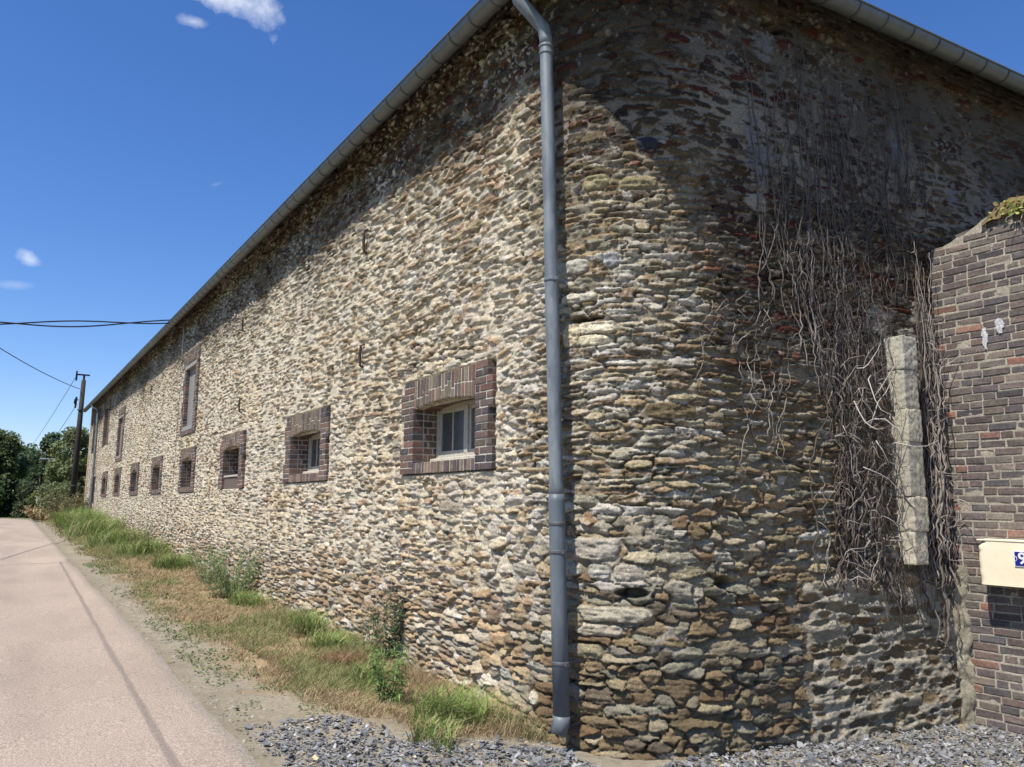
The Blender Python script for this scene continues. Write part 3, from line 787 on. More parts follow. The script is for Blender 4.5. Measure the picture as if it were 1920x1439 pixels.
# ---- gutters: half-round zinc channels with strap brackets
def gutter(p, q, outw, rr=.088, flip=False, name='gutter'):
    p = Vector(p); q = Vector(q); m = MB(); L = (q - p).length; d = (q - p).normalized()
    n = 14; V = []; nseg = max(2, int(L / .7))
    for ring, rad in ((0, rr), (1, rr - .006)):
        for i in range(nseg + 1):
            c = p + d * (L * i / nseg); c = c + Vector((0, 0, .006 * math.sin(i * 1.7) * (i % 3 - 1)))
            for k in range(n + 1):
                th = math.pi * k / n
                V.append(c + outw * (math.cos(th) * rad) + Vector((0, 0, -math.sin(th) * rad)))
    F = []; N = (nseg + 1) * (n + 1)
    for i in range(nseg):
        for k in range(n):
            a = i * (n + 1) + k; F.append((a, a + 1, a + n + 2, a + n + 1)); F.append((N + a, N + a + n + 1, N + a + n + 2, N + a + 1))
    for i in (0, nseg):
        for k in range(n):
            a = i * (n + 1) + k; F.append((a, N + a, N + a + 1, a + 1))
    m.add(V, F)
    bead = [p + outw * (rr + .004) + d * (L * i / 40) + Vector((0, 0, .002)) for i in range(41)]
    m.tube(bead, .009, 6)
    g = kid(m.build(name, MT['zinc'], smooth=True))
    return g, p, d, L, outw, rr
def bracket(g, c, d, outw, rr):
    m = MB(); n = 12; V = []
    for side in (-.007, .007):
        for rad in (rr + .0015, rr + .006):
            for k in range(n + 1):
                th = math.pi * k / n
                V.append(c + d * side + outw * (math.cos(th) * rad) + Vector((0, 0, -math.sin(th) * rad)))
    F = []; Q = n + 1
    for k in range(n):
        F.append((Q + k, Q + k + 1, 3 * Q + k + 1, 3 * Q + k)); F.append((k, k + 1, Q + k + 1, Q + k)); F.append((2 * Q + k, 3 * Q + k, 3 * Q + k + 1, 2 * Q + k + 1))
    m.add(V, F)
    e_ = c - outw * (rr + .004)
    m.tube([e_ + Vector((0, 0, -.005)), e_ - outw * .02 + Vector((0, 0, .0))], .010, 6)
    b = m.build('bracket', MT['iron_zinc']); b.parent = g; b.matrix_parent_inverse = g.matrix_parent_inverse
    return b
MT['iron_zinc'] = vmat('gutter_strap', .6, .4, 20, .2, 0, metal=.2, base=(.10, .10, .10))
g1 = gutter((WX - .312, A[1] - .12, 5.815), (WX - .312, YEND + .45, 5.815), Vector((-1, 0, 0)))
g1[0]['label'] = 'long zinc gutter along the sunlit wall'
yy = g1[1].y + .42; i = 0
while yy < YEND + .3:
    b = bracket(g1[0], Vector((WX - .312, yy, 5.815)), Vector((0, 1, 0)), Vector((-1, 0, 0)), .088); b.matrix_parent_inverse = Matrix.Identity(4)
    yy += .352 if i < 62 else .52; i += 1
gp = Vector((WX - .36, fb(WX - .36) - .312, 5.815)); gq = Vector((15.0, fb(15.0) - .312, 5.815))
g2 = gutter(gp, gq, nF)
g2[0]['label'] = 'zinc gutter above the shaded creeper-covered wall'
L = .5
while L < g2[3] - .2:
    b = bracket(g2[0], gp + g2[2] * L, g2[2], nF, .088); b.matrix_parent_inverse = Matrix.Identity(4); L += .362

# ---- downpipes
def downpipe(top, bot, lower_z, outlet, label, detail=True):
    """zinc pipe with swan neck from the gutter outlet"""
    top = Vector(top); bot = Vector(bot); out = Vector(outlet); ax = (bot - top).normalized()
    m = MB(); r = .052
    e1 = out + Vector((0, 0, -.05))
    pts = [out + Vector((0, 0, .01)), e1, e1 + Vector((0, 0, -.05)) + (top - e1) * .08]
    a = pts[-1]; b = top + Vector((0, 0, .04))
    pts += [a.lerp(b, .33), a.lerp(b, .66), b.lerp(a, .08), top + ax * .03, top + ax * .10]
    m.tube(pts, r * 1.02, 20)
    # upper zinc length
    t = (top.z - lower_z) / (top.z - bot.z)
    midp = top.lerp(bot, t); P = []
    nseg = 40
    for i in range(nseg + 1):
        p = top.lerp(midp, i / nseg); P.append(p)
    rad = []
    for i in range(nseg + 1):
        rr = r
        if detail and 15 <= i <= 17: rr = r * (.95 if i == 16 else .985)
        rad.append(rr)
    m.tube(P, rad, 20)
    o = kid(m.build('downpipe', MT['zinc_pipe'], smooth=True)); o['label'] = label
    def child(mm, nm, mat, sm=True):
        c = mm.build(nm, mat, smooth=sm); c.parent = o; return c
    m2 = MB(); m2.tube([midp + Vector((0, 0, .05)), midp, midp.lerp(bot, .5), bot], [r * 1.10, r * 1.13, r * 1.12, r * 1.12], 20)
    m2.tube([bot + Vector((-.001, 0, .05)), bot + Vector((-.004, 0, 0)), bot + Vector((-.035, 0, -.07))], [r * 1.18, r * 1.16, r * 1.10], 20)
    child(m2, 'lower_pipe', MT['pvc'])
    for z in ((5.22, 5.16, 3.28, 1.46, 1.26, .50) if detail else (4.6, 3.0, 1.3)):
        c = top.lerp(bot, (top.z - z) / (top.z - bot.z)); rr = r * (1.14 if z > lower_z else 1.24)
        k = MB(); k.tube([c + Vector((0, 0, -.012)), c + Vector((0, 0, -.008)), c + Vector((0, 0, .008)), c + Vector((0, 0, .012))], [rr * .94, rr, rr, rr * .94], 20)
        if z in (3.28, 1.26, .50, 3.0, 1.3, 4.6):
            k.box((c.x, c.y - .012, z - .008), (c.x + .14, c.y + .012, z + .008))
            k.box((c.x - .01, c.y - rr - .022, z - .012), (c.x + .014, c.y - rr + .006, z + .012))
        child(k, 'pipe_clip', MT['iron_zinc'] if z < lower_z else MT['zinc_pipe'], False)
    return o
downpipe((3.405, 4.875, 5.32), (3.43, 4.715, .10), 1.62, (WX - .312, 4.98, 5.74), 'near grey downpipe beside the rounded corner')
downpipe((3.40, 38.6, 5.45), (3.41, 38.6, .55), 2.6, (WX - .312, 38.9, 5.74), 'far downpipe near the pole', detail=False)

# ---- stone pilaster of stacked limestone blocks
def rough_block(m, lo, hi, n=10, amp=.010, col=(.5, .47, .38), seed=0, chamfer=.0):
    lo = np.array(lo); hi = np.array(hi); c = (lo + hi) / 2; hlf = (hi - lo) / 2
    for ax in range(3):
        for sg in (-1, 1):
            u = np.linspace(-1, 1, n); U, Vv = np.meshgrid(u, u)
            P = np.zeros((n, n, 3)); P[..., ax] = sg; P[..., (ax + 1) % 3] = U * sg; P[..., (ax + 2) % 3] = Vv
            L4 = (np.abs(P) ** 26).sum(-1) ** (1 / 26.)
            Q = P / L4[..., None] * 1.02
            W = c + Q * hlf
            nn = fbm(W[..., 0] * 26 + W[..., 1] * 19 + seed, W[..., 2] * 30 + W[..., 1] * 13, 5, seed, .7) - .5
            W = W + P / np.linalg.norm(P, axis=-1, keepdims=True) * (nn * amp * 2)[..., None]
            m.add([tuple(p) for p in W.reshape(-1, 3)], [tuple(f) for f in gridF(n, n)], col)
m = MB(); zs = [1.12, 1.39, 1.68, 2.14, 2.42, 2.76, 3.05]
for i in range(6):
    xa, xb = 6.425 + .005 * math.sin(i * 2.3), 6.63 + .006 * math.sin(i * 1.3) - .02 * (i == 0)
    yb = fb(6.6) + .1
    k = [(.45, .41, .31), (.42, .38, .29), (.38, .35, .275), (.45, .41, .315), (.40, .37, .29), (.43, .40, .32)][i]
    rough_block(m, (xa, yb - .235 + .005 * math.cos(i * 3), zs[i] + .003), (xb, yb, zs[i + 1] - .003), 26, .012, k, i * 13)
pil = kid(m.build('limestone_pilaster', MT['lime'], smooth=True)); pil['label'] = 'stack of pale limestone blocks bedded in the shaded wall'

# ---- wrought iron wall ties
for (Y, z, h_) in [(8.74, 4.70, .30), (8.73, 3.30, .28), (14.4, 4.74, .26), (14.3, 3.27, .26), (24.5, 4.7, .28)]:
    k = MB(); k.tube([(WX + .0, Y, z - h_ / 2), (WX - .045, Y, z - h_ / 2 + .02), (WX - .05, Y + .01, z), (WX - .045, Y, z + h_ / 2 - .02), (WX, Y - .005, z + h_ / 2)], [.014, .014, .018, .014, .012], 6)
    kid(k.build('wall_tie', MT['iron']))
# conduit of the supply cable down the wall
k = MB(); k.tube([(WX - .04, 20.1, 6.0), (WX - .045, 20.08, 5.4), (WX - .05, 20.05, 4.9)], .018, 8, (.5, .5, .5))
kid(k.build('cable_conduit', vmat('conduit', .6, .3, 5, .1, 0, base=(.42, .40, .36)), smooth=True))

# ------------------------------------------------------------------ brick wall on the right
BX = 7.15
bw = empty('brick_wall', (BX, 3.0, 0))
tag(bw, 'dark purplish brick wall projecting from the stone barn at the right edge', 'brick wall')
BP = [(.10, .082, .08), (.115, .09, .085), (.125, .10, .095), (.14, .11, .10), (.105, .09, .088), (.15, .11, .095), (.145, .125, .105), (.09, .082, .082), (.16, .13, .105), (.13, .11, .095), (.12, .092, .082)]
RED = [(.24, .115, .085), (.21, .12, .09), (.17, .10, .08)]
m = MB(); ch = .0685; y_in = 4.12; y_out = .9
def toptz(y): return float(np.interp(y, [1, 3.0, 3.45, 3.62, 4.05], [4.30, 4.22, 4.16, 4.08, 3.93]))
rw = random.Random(5)
ncrs = int(4.75 / ch); mort = MB()
prevc = []
for i in range(ncrs):
    z0 = -.5 + i * ch; y = y_in; off = 0
    first = True
    while y > y_out:
        L_ = rw.choice([.225, .225, .11, .225, .165]) if not first else (.225 if i % 2 else .11)
        first = False
        L_ *= rw.uniform(.93, 1.07)
        ya, yb = y - L_, y
        yc = (ya + yb) / 2
        if z0 + ch < toptz(yc) + rw.uniform(-.02, .02):
            red = rw.random() < (.08 if yb > 3.7 else .022)
            c = rw.choice(RED if red else BP); kq = rw.uniform(.8, 1.25); c = tuple(q * kq for q in c)
            # lighter, greener to the edges now and then
            q = rw.uniform(-.003, .004)
            kd_ = .80 + .5 * float(fbm(np.array([ya * 1.7]), np.array([z0 * 1.7]), 3, 77)[0]) ; c = tuple(q2 * kd_ for q2 in c)
            random.seed(i * 100 + int(ya * 50))
            sag = .006 * math.sin(ya * 3 + i * .7)
            m.cbox((BX + q, ya + .005, z0 + .0055 + sag), (BX + .11, yb - .005, z0 + ch - .0045 + sag), .006, c, j=.0028)
        y -= L_
random.seed(21)
mort_c = (.37, .335, .265)
bo = m.build('brick_face', vmat('old_brick', .85, .2, 45, .35, .9, 120, .004, n2=(7, .52, .74, .6), tint2=(.20, .19, .155)))
bo.parent = bw; bo.matrix_parent_inverse = Matrix.Translation((-BX, -3, 0))
# mortar body with sloping top
ysb = np.linspace(y_out, y_in, 90); zsb = np.linspace(-.6, 1, 240)
YG, UG = np.meshgrid(ysb, np.linspace(0, 1, 300))
TZ = np.interp(YG, [1, 3.0, 3.45, 3.62, 4.05], [4.30, 4.22, 4.16, 4.08, 3.93]) - .03 + (fbm(YG * 8, YG * 0, 3, 55) - .5) * .05
ZG = -.6 + UG * (TZ + .6)
XG = BX + .0055 + (fbm(YG * 18, ZG * 18, 3, 56) - .5) * .008
cb = np.array(mort_c) * (.75 + .5 * fbm(YG * 6, ZG * 6, 4, 57))[..., None]
me1 = np.stack([XG, YG, ZG], -1).reshape(-1, 3)
core = MB()
o = mesh_np('mortar_joints', me1, gridF(300, 90), MT['rubble'], cb.reshape(-1, 3), smooth=True); o.parent = bw; o.matrix_parent_inverse = Matrix.Translation((-BX, -3, 0))
core.add([(BX + .03, y_out, -.6), (BX + .36, y_out, -.6), (BX + .36, y_in, -.6), (BX + .03, y_in, -.6), (BX + .03, y_out, 4.24), (BX + .36, y_out, 4.26), (BX + .36, y_in, 3.90), (BX + .03, y_in, 3.86)],
         [(0, 3, 2, 1), (4, 5, 6, 7), (0, 1, 5, 4), (1, 2, 6, 5), (2, 3, 7, 6), (3, 0, 4, 7)], (.14, .11, .10))
o = core.build('wall_core', MT['brick']); o.parent = bw; o.matrix_parent_inverse = Matrix.Translation((-BX, -3, 0))
# old broken tiles on its crest
cr = MB()
for i in range(60):
    y = random.uniform(1.2, 4.0); z = toptz(y) + random.uniform(-.03, .012) ; x = BX + random.uniform(-.01, .28)
    a = random.uniform(.06, .12); b_ = random.uniform(.04, .09)
    cr.cbox((x, y - a, z), (x + b_, y + a * .3, z + random.uniform(.015, .035)), .004, random.choice([(.20, .16, .12), (.16, .15, .12), (.26, .23, .17), (.12, .10, .09)]), j=.008)
o = cr.build('coping', MT['brick']); o.parent = bw; o.matrix_parent_inverse = Matrix.Translation((-BX, -3, 0))
# white lime runs on the bricks
lr = MB()
for (yc, zc, hh, ww) in [(3.55, 3.05, .19, .035), (3.42, 3.14, .13, .05)]:
    pts = []
    n = 16
    V = []; F = []
    for i in range(n):
        u = i / (n - 1); z = zc + hh / 2 - hh * u; wv = ww * 1.5 * (.35 + .65 * math.sin(math.pi * min(1, u * .95 + .1))) * (.75 + .5 * random.random())
        cy_ = yc + .004 * math.sin(i * .7)
        V += [(BX - .008, cy_ - wv / 2, z), (BX - .011, cy_, z), (BX - .008, cy_ + wv / 2, z)]
    for i in range(n - 1): F += [(3 * i, 3 * i + 1, 3 * i + 4, 3 * i + 3), (3 * i + 1, 3 * i + 2, 3 * i + 5, 3 * i + 4)]
    lr.add(V, F, (.52, .52, .52))
o = lr.build('lime_run', MT['rubble']); o.parent = bw; o.matrix_parent_inverse = Matrix.Translation((-BX, -3, 0))
# mortar fillet where brick meets rubble
fl = []; n = 120
U = np.linspace(0, 1, 8); T = np.linspace(-.5, 1.1, n); TT, UU = np.meshgrid(T, U, indexing='ij')
wv = .05 + .06 * fbm(TT * 4, TT * 0, 3, 58) 
FXx = BX - .09 + UU * .095 - .012 * np.sin(UU * math.pi) ; FY = 3.985 - (UU - .0) * wv * 1.3 + .0 * TT
FXx = FXx + (fbm(TT * 12, UU * 3, 4, 59) - .5) * .06; FY = FY + (fbm(TT * 11, UU * 4, 4, 60) - .5) * .07
o = mesh_np('mortar_fillet', np.stack([FXx, FY - .01, TT], -1).reshape(-1, 3), gridF(n, 8), MT['rubble'], (np.array([.30, .27, .195]) * (.7 + .6 * fbm(TT * 9, UU * 3, 3, 65)).reshape(-1, 1)), smooth=True)
o.parent = bw; o.matrix_parent_inverse = Matrix.Translation((-BX, -3, 0))

# cream rendered box with the house number
box = empty('meter_box', (BX, 3.3, 1.13))
tag(box, 'cream painted box fixed to the dark brick wall, bearing the blue number plate', 'box')
rough = MB()
ba, bb, z0, z1 = 2.55, 3.655, .965, 1.325
NY, NZ = 60, 26
yv = np.linspace(ba, bb, NY); zv = np.linspace(z0, z1, NZ); YY, ZZ = np.meshgrid(yv, zv)
left = bb - .012 * fbm(ZZ * 30, ZZ * 0, 3, 63) - .045 * ss(z1 - .05, z1, ZZ)
YY = np.minimum(YY, left)
XX = BX - .20 + 0 * YY + .006 * fbm(YY * 6, ZZ * 6, 2, 64)
XX = XX + .02 * ss(.02, 0, left - YY)
fr = mesh_np('front_panel', np.stack([XX - BX, YY - 3.3, ZZ - 1.13], -1).reshape(-1, 3), gridF(NZ, NY), MT['render'], smooth=True, parent=box)
rough.box((BX - .185, ba, z0), (BX - .0, bb - .035, z1 - .006)); 
o = rough.build('box_body', MT['mould'], box); o.location = (-BX, -3.3, -1.13)
r2_ = MB(); r2_.cbox((BX - .05, bb - .0345, z0 + .02), (BX - .002, bb + .02, z1 - .004), .006, (.22, .22, .16)); o = r2_.build('side_strip', MT['mould'], box); o.location = (-BX, -3.3, -1.13)
r2_ = MB(); r2_.cbox((BX - .203, ba, z1 - .0055), (BX - .004, bb + .0, z1 + .008), .003, (.7, .62, .42)); o = r2_.build('top_slab', MT['render'], box); o.location = (-BX, -3.3, -1.13)

pl = empty('house_number_plate', (BX - .203, 3.28, 1.19))
tag(pl, 'small blue enamel plate with white number 9 on the cream box', 'number plate')
pz = .062; pw = .085
k = MB(); k.cbox((-.004, -pw, -pz), (.0, pw, pz), .001); k.build('plate', MT['enamel_white'], pl)
k = MB(); k.box((-.0060, -pw + .007, -pz + .007), (-.0042, pw - .007, pz - .007)); k.build('blue_field', MT['enamel_blue'], pl)
# little white scallop at the left edge
k = MB(); k.tube([(-.0066, pw - .006 - .017 * math.sin(t_), .019 * math.cos(t_)) for t_ in np.linspace(0, math.pi, 12)], .0022, 6); k.build('scallop', MT['enamel_white'], pl)
cu = bpy.data.curves.new('nine', 'FONT'); cu.body = '9'; cu.size = .128; cu.align_x = 'CENTER'; cu.align_y = 'CENTER'; cu.extrude = .0008; cu.offset = .0022
tmp = bpy.data.objects.new('tmp', cu); COL.objects.link(tmp)
dg = bpy.context.evaluated_depsgraph_get(); me = bpy.data.meshes.new_from_object(tmp.evaluated_get(dg)); bpy.data.objects.remove(tmp)
me.materials.clear(); me.materials.append(MT['enamel_white'])
num = bpy.data.objects.new('numeral', me); COL.objects.link(num); num.parent = pl
# text x -> world -Y, text y -> Z, normal -> -X
num.matrix_local = Matrix(((0, 0, -1, -.0072), (-1, 0, 0, .022), (0, 1, 0, 0), (0, 0, 0, 1)))

# ------------------------------------------------------------------ dead creeper on the facade
def hinterp(s, z):
    i = int(np.clip(np.searchsorted(S, s), 0, len(S) - 1)); j = int(np.clip(np.searchsorted(Zs, z), 0, len(Zs) - 1))
    return float(H[j, i])
def strand(m, s, z, zend, r0, off, drift=0., wig=.03, col=None, up=False, step=.05, grav=0):
    pts = []; rad = []; n = int(abs(zend - z) / step) + 2
    sg = 1 if zend > z else -1
    ds = 0; o = off; lim = s_of_X(7.1)
    for i in range(n):
        u = i / max(n - 1, 1)
        ds = ds * .65 + random.gauss(0, wig) * .55
        s += ds * .6 + drift * step
        z += sg * step * random.uniform(.75, 1.2)
        s = min(s, lim)
        o = max(.006, o + random.gauss(0, .006) + (off - o) * .15)
        h = hinterp(s, z)
        x, y = wallpt(s, max(h, -.02) + o)
        pts.append((float(x), float(y), z)); rad.append(r0 * ((.25 + .75 * min(1, u * 1.6)) if sg < 0 else (1 - .6 * u)) * random.uniform(.8, 1.15))
    c = col or random.choice([(.17, .14, .115), (.12, .095, .08), (.27, .235, .20), (.08, .065, .052), (.10, .08, .066)])
    m.tube(pts, rad, 5, c)
    return pts
def twig(m, p, L_, r0, col=None, out=.5):
    d = Vector((random.uniform(-1, .8), -random.uniform(0, out), random.uniform(-.7, .9))).normalized()
    pts = [Vector(p)]
    for i in range(5):
        d = (d + Vector((random.gauss(0, .3), random.gauss(0, .12), random.gauss(0, .3) - .04))).normalized()
        pts.append(pts[-1] + d * L_ / 5)
    m.tube(pts, [r0 * (1 - .13 * i) for i in range(6)], 4, col or random.choice([(.32, .28, .24), (.22, .17, .14), (.40, .36, .31)]))
def creeper(name, label, fn, group='dead creepers on the shaded wall'):
    m = MB(); fn(m); o = m.build(name, MT['vine'], smooth=True)
    tag(o, label, 'climbing plant', group); return o
sx_ = lambda X: float(s_of_X(X))
random.seed(33)
def f_main(m):
    for i in range(48):   # hanging skirt of cut stems left of the pilaster
        X = random.uniform(5.62, 6.42); zt = random.uniform(2.0, 3.2); zb = .92 + .10 * random.random() + .12 * abs(X - 6.1)
        if random.random() < .3: zb = random.uniform(1.0, 1.8)
        pts = strand(m, sx_(X), zt, zb, random.uniform(.003, .0085), random.uniform(.012, .09), random.uniform(-.12, .14), .036)
        for _ in range(4):
            p = random.choice(pts); twig(m, p, random.uniform(.06, .22), .0028)
    for i in range(46):    # dense dark curtain above
        X = random.uniform(5.35, 6.5); zt = random.uniform(3.2, 4.1); 
        pts = strand(m, sx_(X - .25 * (zt - 3)), zt, random.uniform(2.2, 2.9), random.uniform(.003, .006), random.uniform(.008, .05), random.uniform(.1, .35), .022,
                     random.choice([(.13, .11, .10), (.19, .16, .145), (.09, .075, .07), (.25, .22, .2)]))
        twig(m, random.choice(pts), .12, .002)
    for i in range(95):
        X = random.uniform(5.5, 6.45); z = random.uniform(1.0, 2.9); x, y = wallpt(sx_(X), random.uniform(.03, .12))
        twig(m, (float(x), float(y), z), random.uniform(.1, .35), random.uniform(.002, .005), out=.3)
    for i in range(420):
        X = random.gauss(5.95, .26); z = random.uniform(2.0, 3.9); X += -.18 * (z - 2.9)
        if not 5.3 < X < 6.5: continue
        x, y = wallpt(sx_(X), random.uniform(.01, .06)); twig(m, (float(x), float(y), z), random.uniform(.12, .3), .0022, random.choice([(.08, .068, .06), (.06, .05, .045), (.12, .10, .09)]), out=.15)
    for X, zt, zb in [(5.85, 4.3, 1.2), (6.1, 4.6, .98), (6.3, 4.0, .95), (5.95, 3.4, 1.0)]:
        strand(m, sx_(X - .15), zt - .8, zb, .012, .04, .10, .035, (.15, .125, .10))
    for i in range(9):     # pale arching runners
        X = random.uniform(5.8, 6.3); z = random.uniform(1.9, 2.9); x, y = wallpt(sx_(X), .12)
        twig(m, (float(x), float(y), z), random.uniform(.4, .6), .006, (.45, .41, .36), out=.4)
    for i in range(24):    # bristly lower ends
        X = random.uniform(6.0, 6.6); strand(m, sx_(X), random.uniform(1.2, 1.5), random.uniform(.65, .95), .004, .03, .2, .02)
creeper('dead_creeper', 'thick dead creeper hanging left of the limestone blocks, its stems cut off short', f_main)
def f_right(m):
    for i in range(55):
        X = random.uniform(6.83, 7.08); zt = random.uniform(2.4, 4.1); zb = random.uniform(.9, 1.4) if i > 4 else .45
        pts = strand(m, sx_(X), zt, zb, random.uniform(.004, .009) * (1.6 if i <= 4 else 1), random.uniform(.01, .09), 0, .014)
        for _ in range(2): twig(m, random.choice(pts), random.uniform(.08, .25), .003)
    for i in range(6):
        twig(m, (7.02, 3.86, random.uniform(1.3, 2.9)), random.uniform(.2, .35), .0045, (.40, .35, .3), out=.6)
creeper('dead_creeper', 'dead creeper stems in the corner between the limestone blocks and the brick wall', f_right)
def f_upper(m):
    for i in range(85):
        X = random.uniform(5.3, 7.4); zt = random.uniform(4.4, 5.9)
        zb = random.uniform(3.2, 4.6)
        if X > 6.9: zb = max(zb, 4.35)
        pts = strand(m, min(sx_(X), 99), zt, zb, random.uniform(.002, .006), random.uniform(.005, .03), random.uniform(-.3, .3), .034, random.choice([(.10, .085, .075), (.075, .065, .055), (.14, .12, .105)])) if X < 7.05 else None
        if pts:
            for _ in range(2): twig(m, random.choice(pts), random.uniform(.08, .3), .0022, (.10, .09, .08), out=.1)
    for cx, cz in ((6.6, 5.0), (6.35, 4.2), (5.9, 4.5), (6.9, 5.3)):
        for i in range(26):
            x, y = wallpt(sx_(cx + random.gauss(0, .18)), .015)
            twig(m, (float(x), float(y), cz + random.gauss(0, .25)), random.uniform(.15, .4), .0022, (.09, .08, .072), out=.08)
creeper('dead_creeper', 'net of fine dead stems spread under the gutter of the shaded wall', f_upper)
def f_left(m):
    for X, zt, zb in [(4.93, 4.1, 3.25), (4.98, 4.2, 3.2), (4.83, 5.4, 4.2), (5.05, 5.5, 4.0), (5.2, 5.3, 3.9), (5.32, 4.6, 3.3), (5.42, 5.6, 3.6), (5.55, 5.7, 4.2), (5.15, 4.5, 3.5), (5.6, 5.2, 3.2), (5.7, 4.9, 3.1), (5.75, 5.6, 3.5)]:
        for q in range(2):
            pts = strand(m, sx_(X), zt, zb, .0055, .012, random.uniform(.0, .12), .02, (.13, .115, .10))
            twig(m, random.choice(pts), .2, .002, (.2, .18, .16), out=.1)
creeper('dead_creeper', 'few long thin dead stems trailing over grey cement patches high on the shaded wall', f_left)
def f_corner(m):
    for X, zt, zb in [(4.62, 3.05, 2.1), (4.74, 3.0, 2.4), (4.86, 3.0, 1.9), (4.88, 2.9, 2.0), (5.02, 2.95, 2.2), (5.15, 2.8, 1.9), (5.2, 2.95, 2.0), (4.3, 2.98, 2.75)]:
        pts = strand(m, sx_(X), zt, zb, .0038, .015, random.uniform(-.1, .1), .03, (.30, .26, .22))
        for _ in range(4): twig(m, random.choice(pts), random.uniform(.08, .25), .0025, (.36, .32, .27), out=.25)
    for i in range(26):
        X = random.uniform(4.2, 4.95); x, y = wallpt(sx_(X), .02)
        twig(m, (float(x), float(y), random.uniform(2.85, 3.15)), random.uniform(.08, .2), .0025, (.36, .31, .26), out=.2)
creeper('dead_creeper', 'short pale dead twigs clinging to the sunlit rounded corner', f_corner)

# ------------------------------------------------------------------ blades, leaves, plants (numpy)
def blades(P, hgt, wid, lean, cols, name, mat, curve=.5):
    """P (n,3) roots; returns mesh of curved tapering blades"""
    n = len(P); az = rng.uniform(0, 2 * math.pi, n); la = lean * rng.uniform(.2, 1.3, n)
    d = np.stack([np.cos(az), np.sin(az), np.zeros(n)], -1)
    side = np.stack([-np.sin(az + .8), np.cos(az + .8), np.zeros(n)], -1) * wid[:, None]
    up = np.array([0, 0, 1.])
    L1 = .5; 
    p0 = P; p1 = P + d * (la * .3 * hgt)[:, None] + up * (hgt * .55)[:, None]
    p2 = P + d * (la * 1.0 * hgt)[:, None] + up * (hgt * (1 - .35 * la * curve))[:, None]
    V = np.stack([p0 - side, p0 + side, p1 + side * .8, p1 - side * .8, p2], 1).reshape(-1, 3)
    b = np.arange(n)[:, None] * 5
    Q = b + np.array([[0, 1, 2, 3]]); T = b + np.array([[3, 2, 4]])
    c = np.repeat(cols[:, None, :], 5, 1) * np.array([.75, .75, 1, 1, 1.15])[None, :, None]
    return mesh_np(name, V, [Q, T], mat, c.reshape(-1, 3))
def leaves(P, N, size, cols, name, mat, asp=.5, parent=None, loc=None):
    n = len(P)
    N = N / np.maximum(np.linalg.norm(N, axis=1, keepdims=True), 1e-6)
    a = np.cross(N, rng.normal(size=(n, 3))); a /= np.maximum(np.linalg.norm(a, axis=1, keepdims=True), 1e-6)
    b = np.cross(N, a); s_ = size[:, None]
    V = np.stack([P - a * s_, P + b * s_ * asp + N * s_ * .12, P + a * s_, P - b * s_ * asp + N * s_ * .12], 1).reshape(-1, 3)
    Q = np.arange(n * 4).reshape(-1, 4)
    return mesh_np(name, V, Q, mat, np.repeat(cols, 4, 0), parent=parent, loc=loc)

# verge grass
pts = []
def scatter(n, ya, yb, xa=1.62, xb=3.5):
    X = rng.uniform(xa, xb, n); Y = rng.uniform(ya, yb, n); return X, Y
Xs, Ys = [], []
for n, ya, yb in [(80000, 4.9, 9), (52000, 9, 15), (36000, 15, 26), (26000, 26, 43)]:
    x, y = scatter(n, ya, yb); Xs.append(x); Ys.append(y)
X = np.concatenate(Xs); Y = np.concatenate(Ys)
dn = fbm(X * 1.6, Y * 1.2, 3, 200)
dens = ss(0, .55, (X - 1.66) - .42 * ss(14, 5, Y) - .05) * ss(.36, .58, dn + .14 * (X > 2.4) + .10 * (Y > 14))
# gravel zone edge
gb = np.interp(X, [1.5, 2.0, 2.4, 2.6, 2.9, 3.3, 3.6], [6.25, 6.25, 6.15, 5.65, 5.2, 5.05, 4.7])
dens = dens * ss(0, .35, Y - gb + (dn - .5) * .3)
kp = rng.uniform(size=len(X)) < dens * .95 + .0
X, Y, dn = X[kp], Y[kp], dn[kp]
g1n = fbm(X * 1.1 + 5, Y * .8, 3, 201); g2n = fbm(X * 5, Y * 4, 2, 202)
green = ss(.50, .62, g1n + .10 * ss(3.0, 3.4, X) + .16 * ss(12, 22, Y) - .04 + (g2n - .5) * .25)
rr = rng.uniform(size=(len(X), 1))
tan = np.array([.52, .41, .24]) * (1 - rr) + np.array([.40, .285, .17]) * rr
grn = np.array([.19, .23, .08]) * (1 - rr) + np.array([.29, .30, .13]) * rr
gm = (rng.uniform(size=len(X)) < green * .45 + .05)[:, None]
colg = np.where(gm, grn, tan) * rng.uniform(.75, 1.2, (len(X), 1))
hg = rng.uniform(.025, .115, len(X)) * (.6 + .9 * dn) * (1 + .5 * gm[:, 0]) * (1 + .7 * ss(2.9, 3.4, X)) * (.8 + .9 * ss(14, 30, Y))
hg = hg * (.55 + .45 * ss(2.0, 2.7, X))
wdt = rng.uniform(.0013, .003, len(X)) * (1 + np.clip(Y - 6, 0, 40) * .09)
P = np.stack([X, Y, zground(X, Y) - .004], -1)
vg = blades(P, hg, wdt, 1.1, colg, 'verge_grass', MT['grass'])
tag(vg, 'dry straw-coloured and green grass covering the verge between road and barn', 'grass', kind='stuff')

# low broadleaf weeds flat on the verge
X, Y = scatter(9000, 6.2, 20, 1.7, 3.0)
wv = fbm(X * 2.1, Y * 1.5, 3, 210); kp = wv > .56
X, Y = X[kp], Y[kp]
P = np.stack([X, Y, zground(X, Y) + rng.uniform(.004, .03, len(X))], -1)
N = rng.normal(size=P.shape) * .5 + np.array([0, 0, 1])
lw = leaves(P, N, rng.uniform(.008, .02, len(X)) * (1 + Y * .03), np.array([[.11, .155, .055]]) * rng.uniform(.7, 1.4, (len(X), 1)), 'low_weeds', MT['leaf'])
tag(lw, 'flat green weeds spreading along the road edge of the verge', 'weeds', kind='stuff')

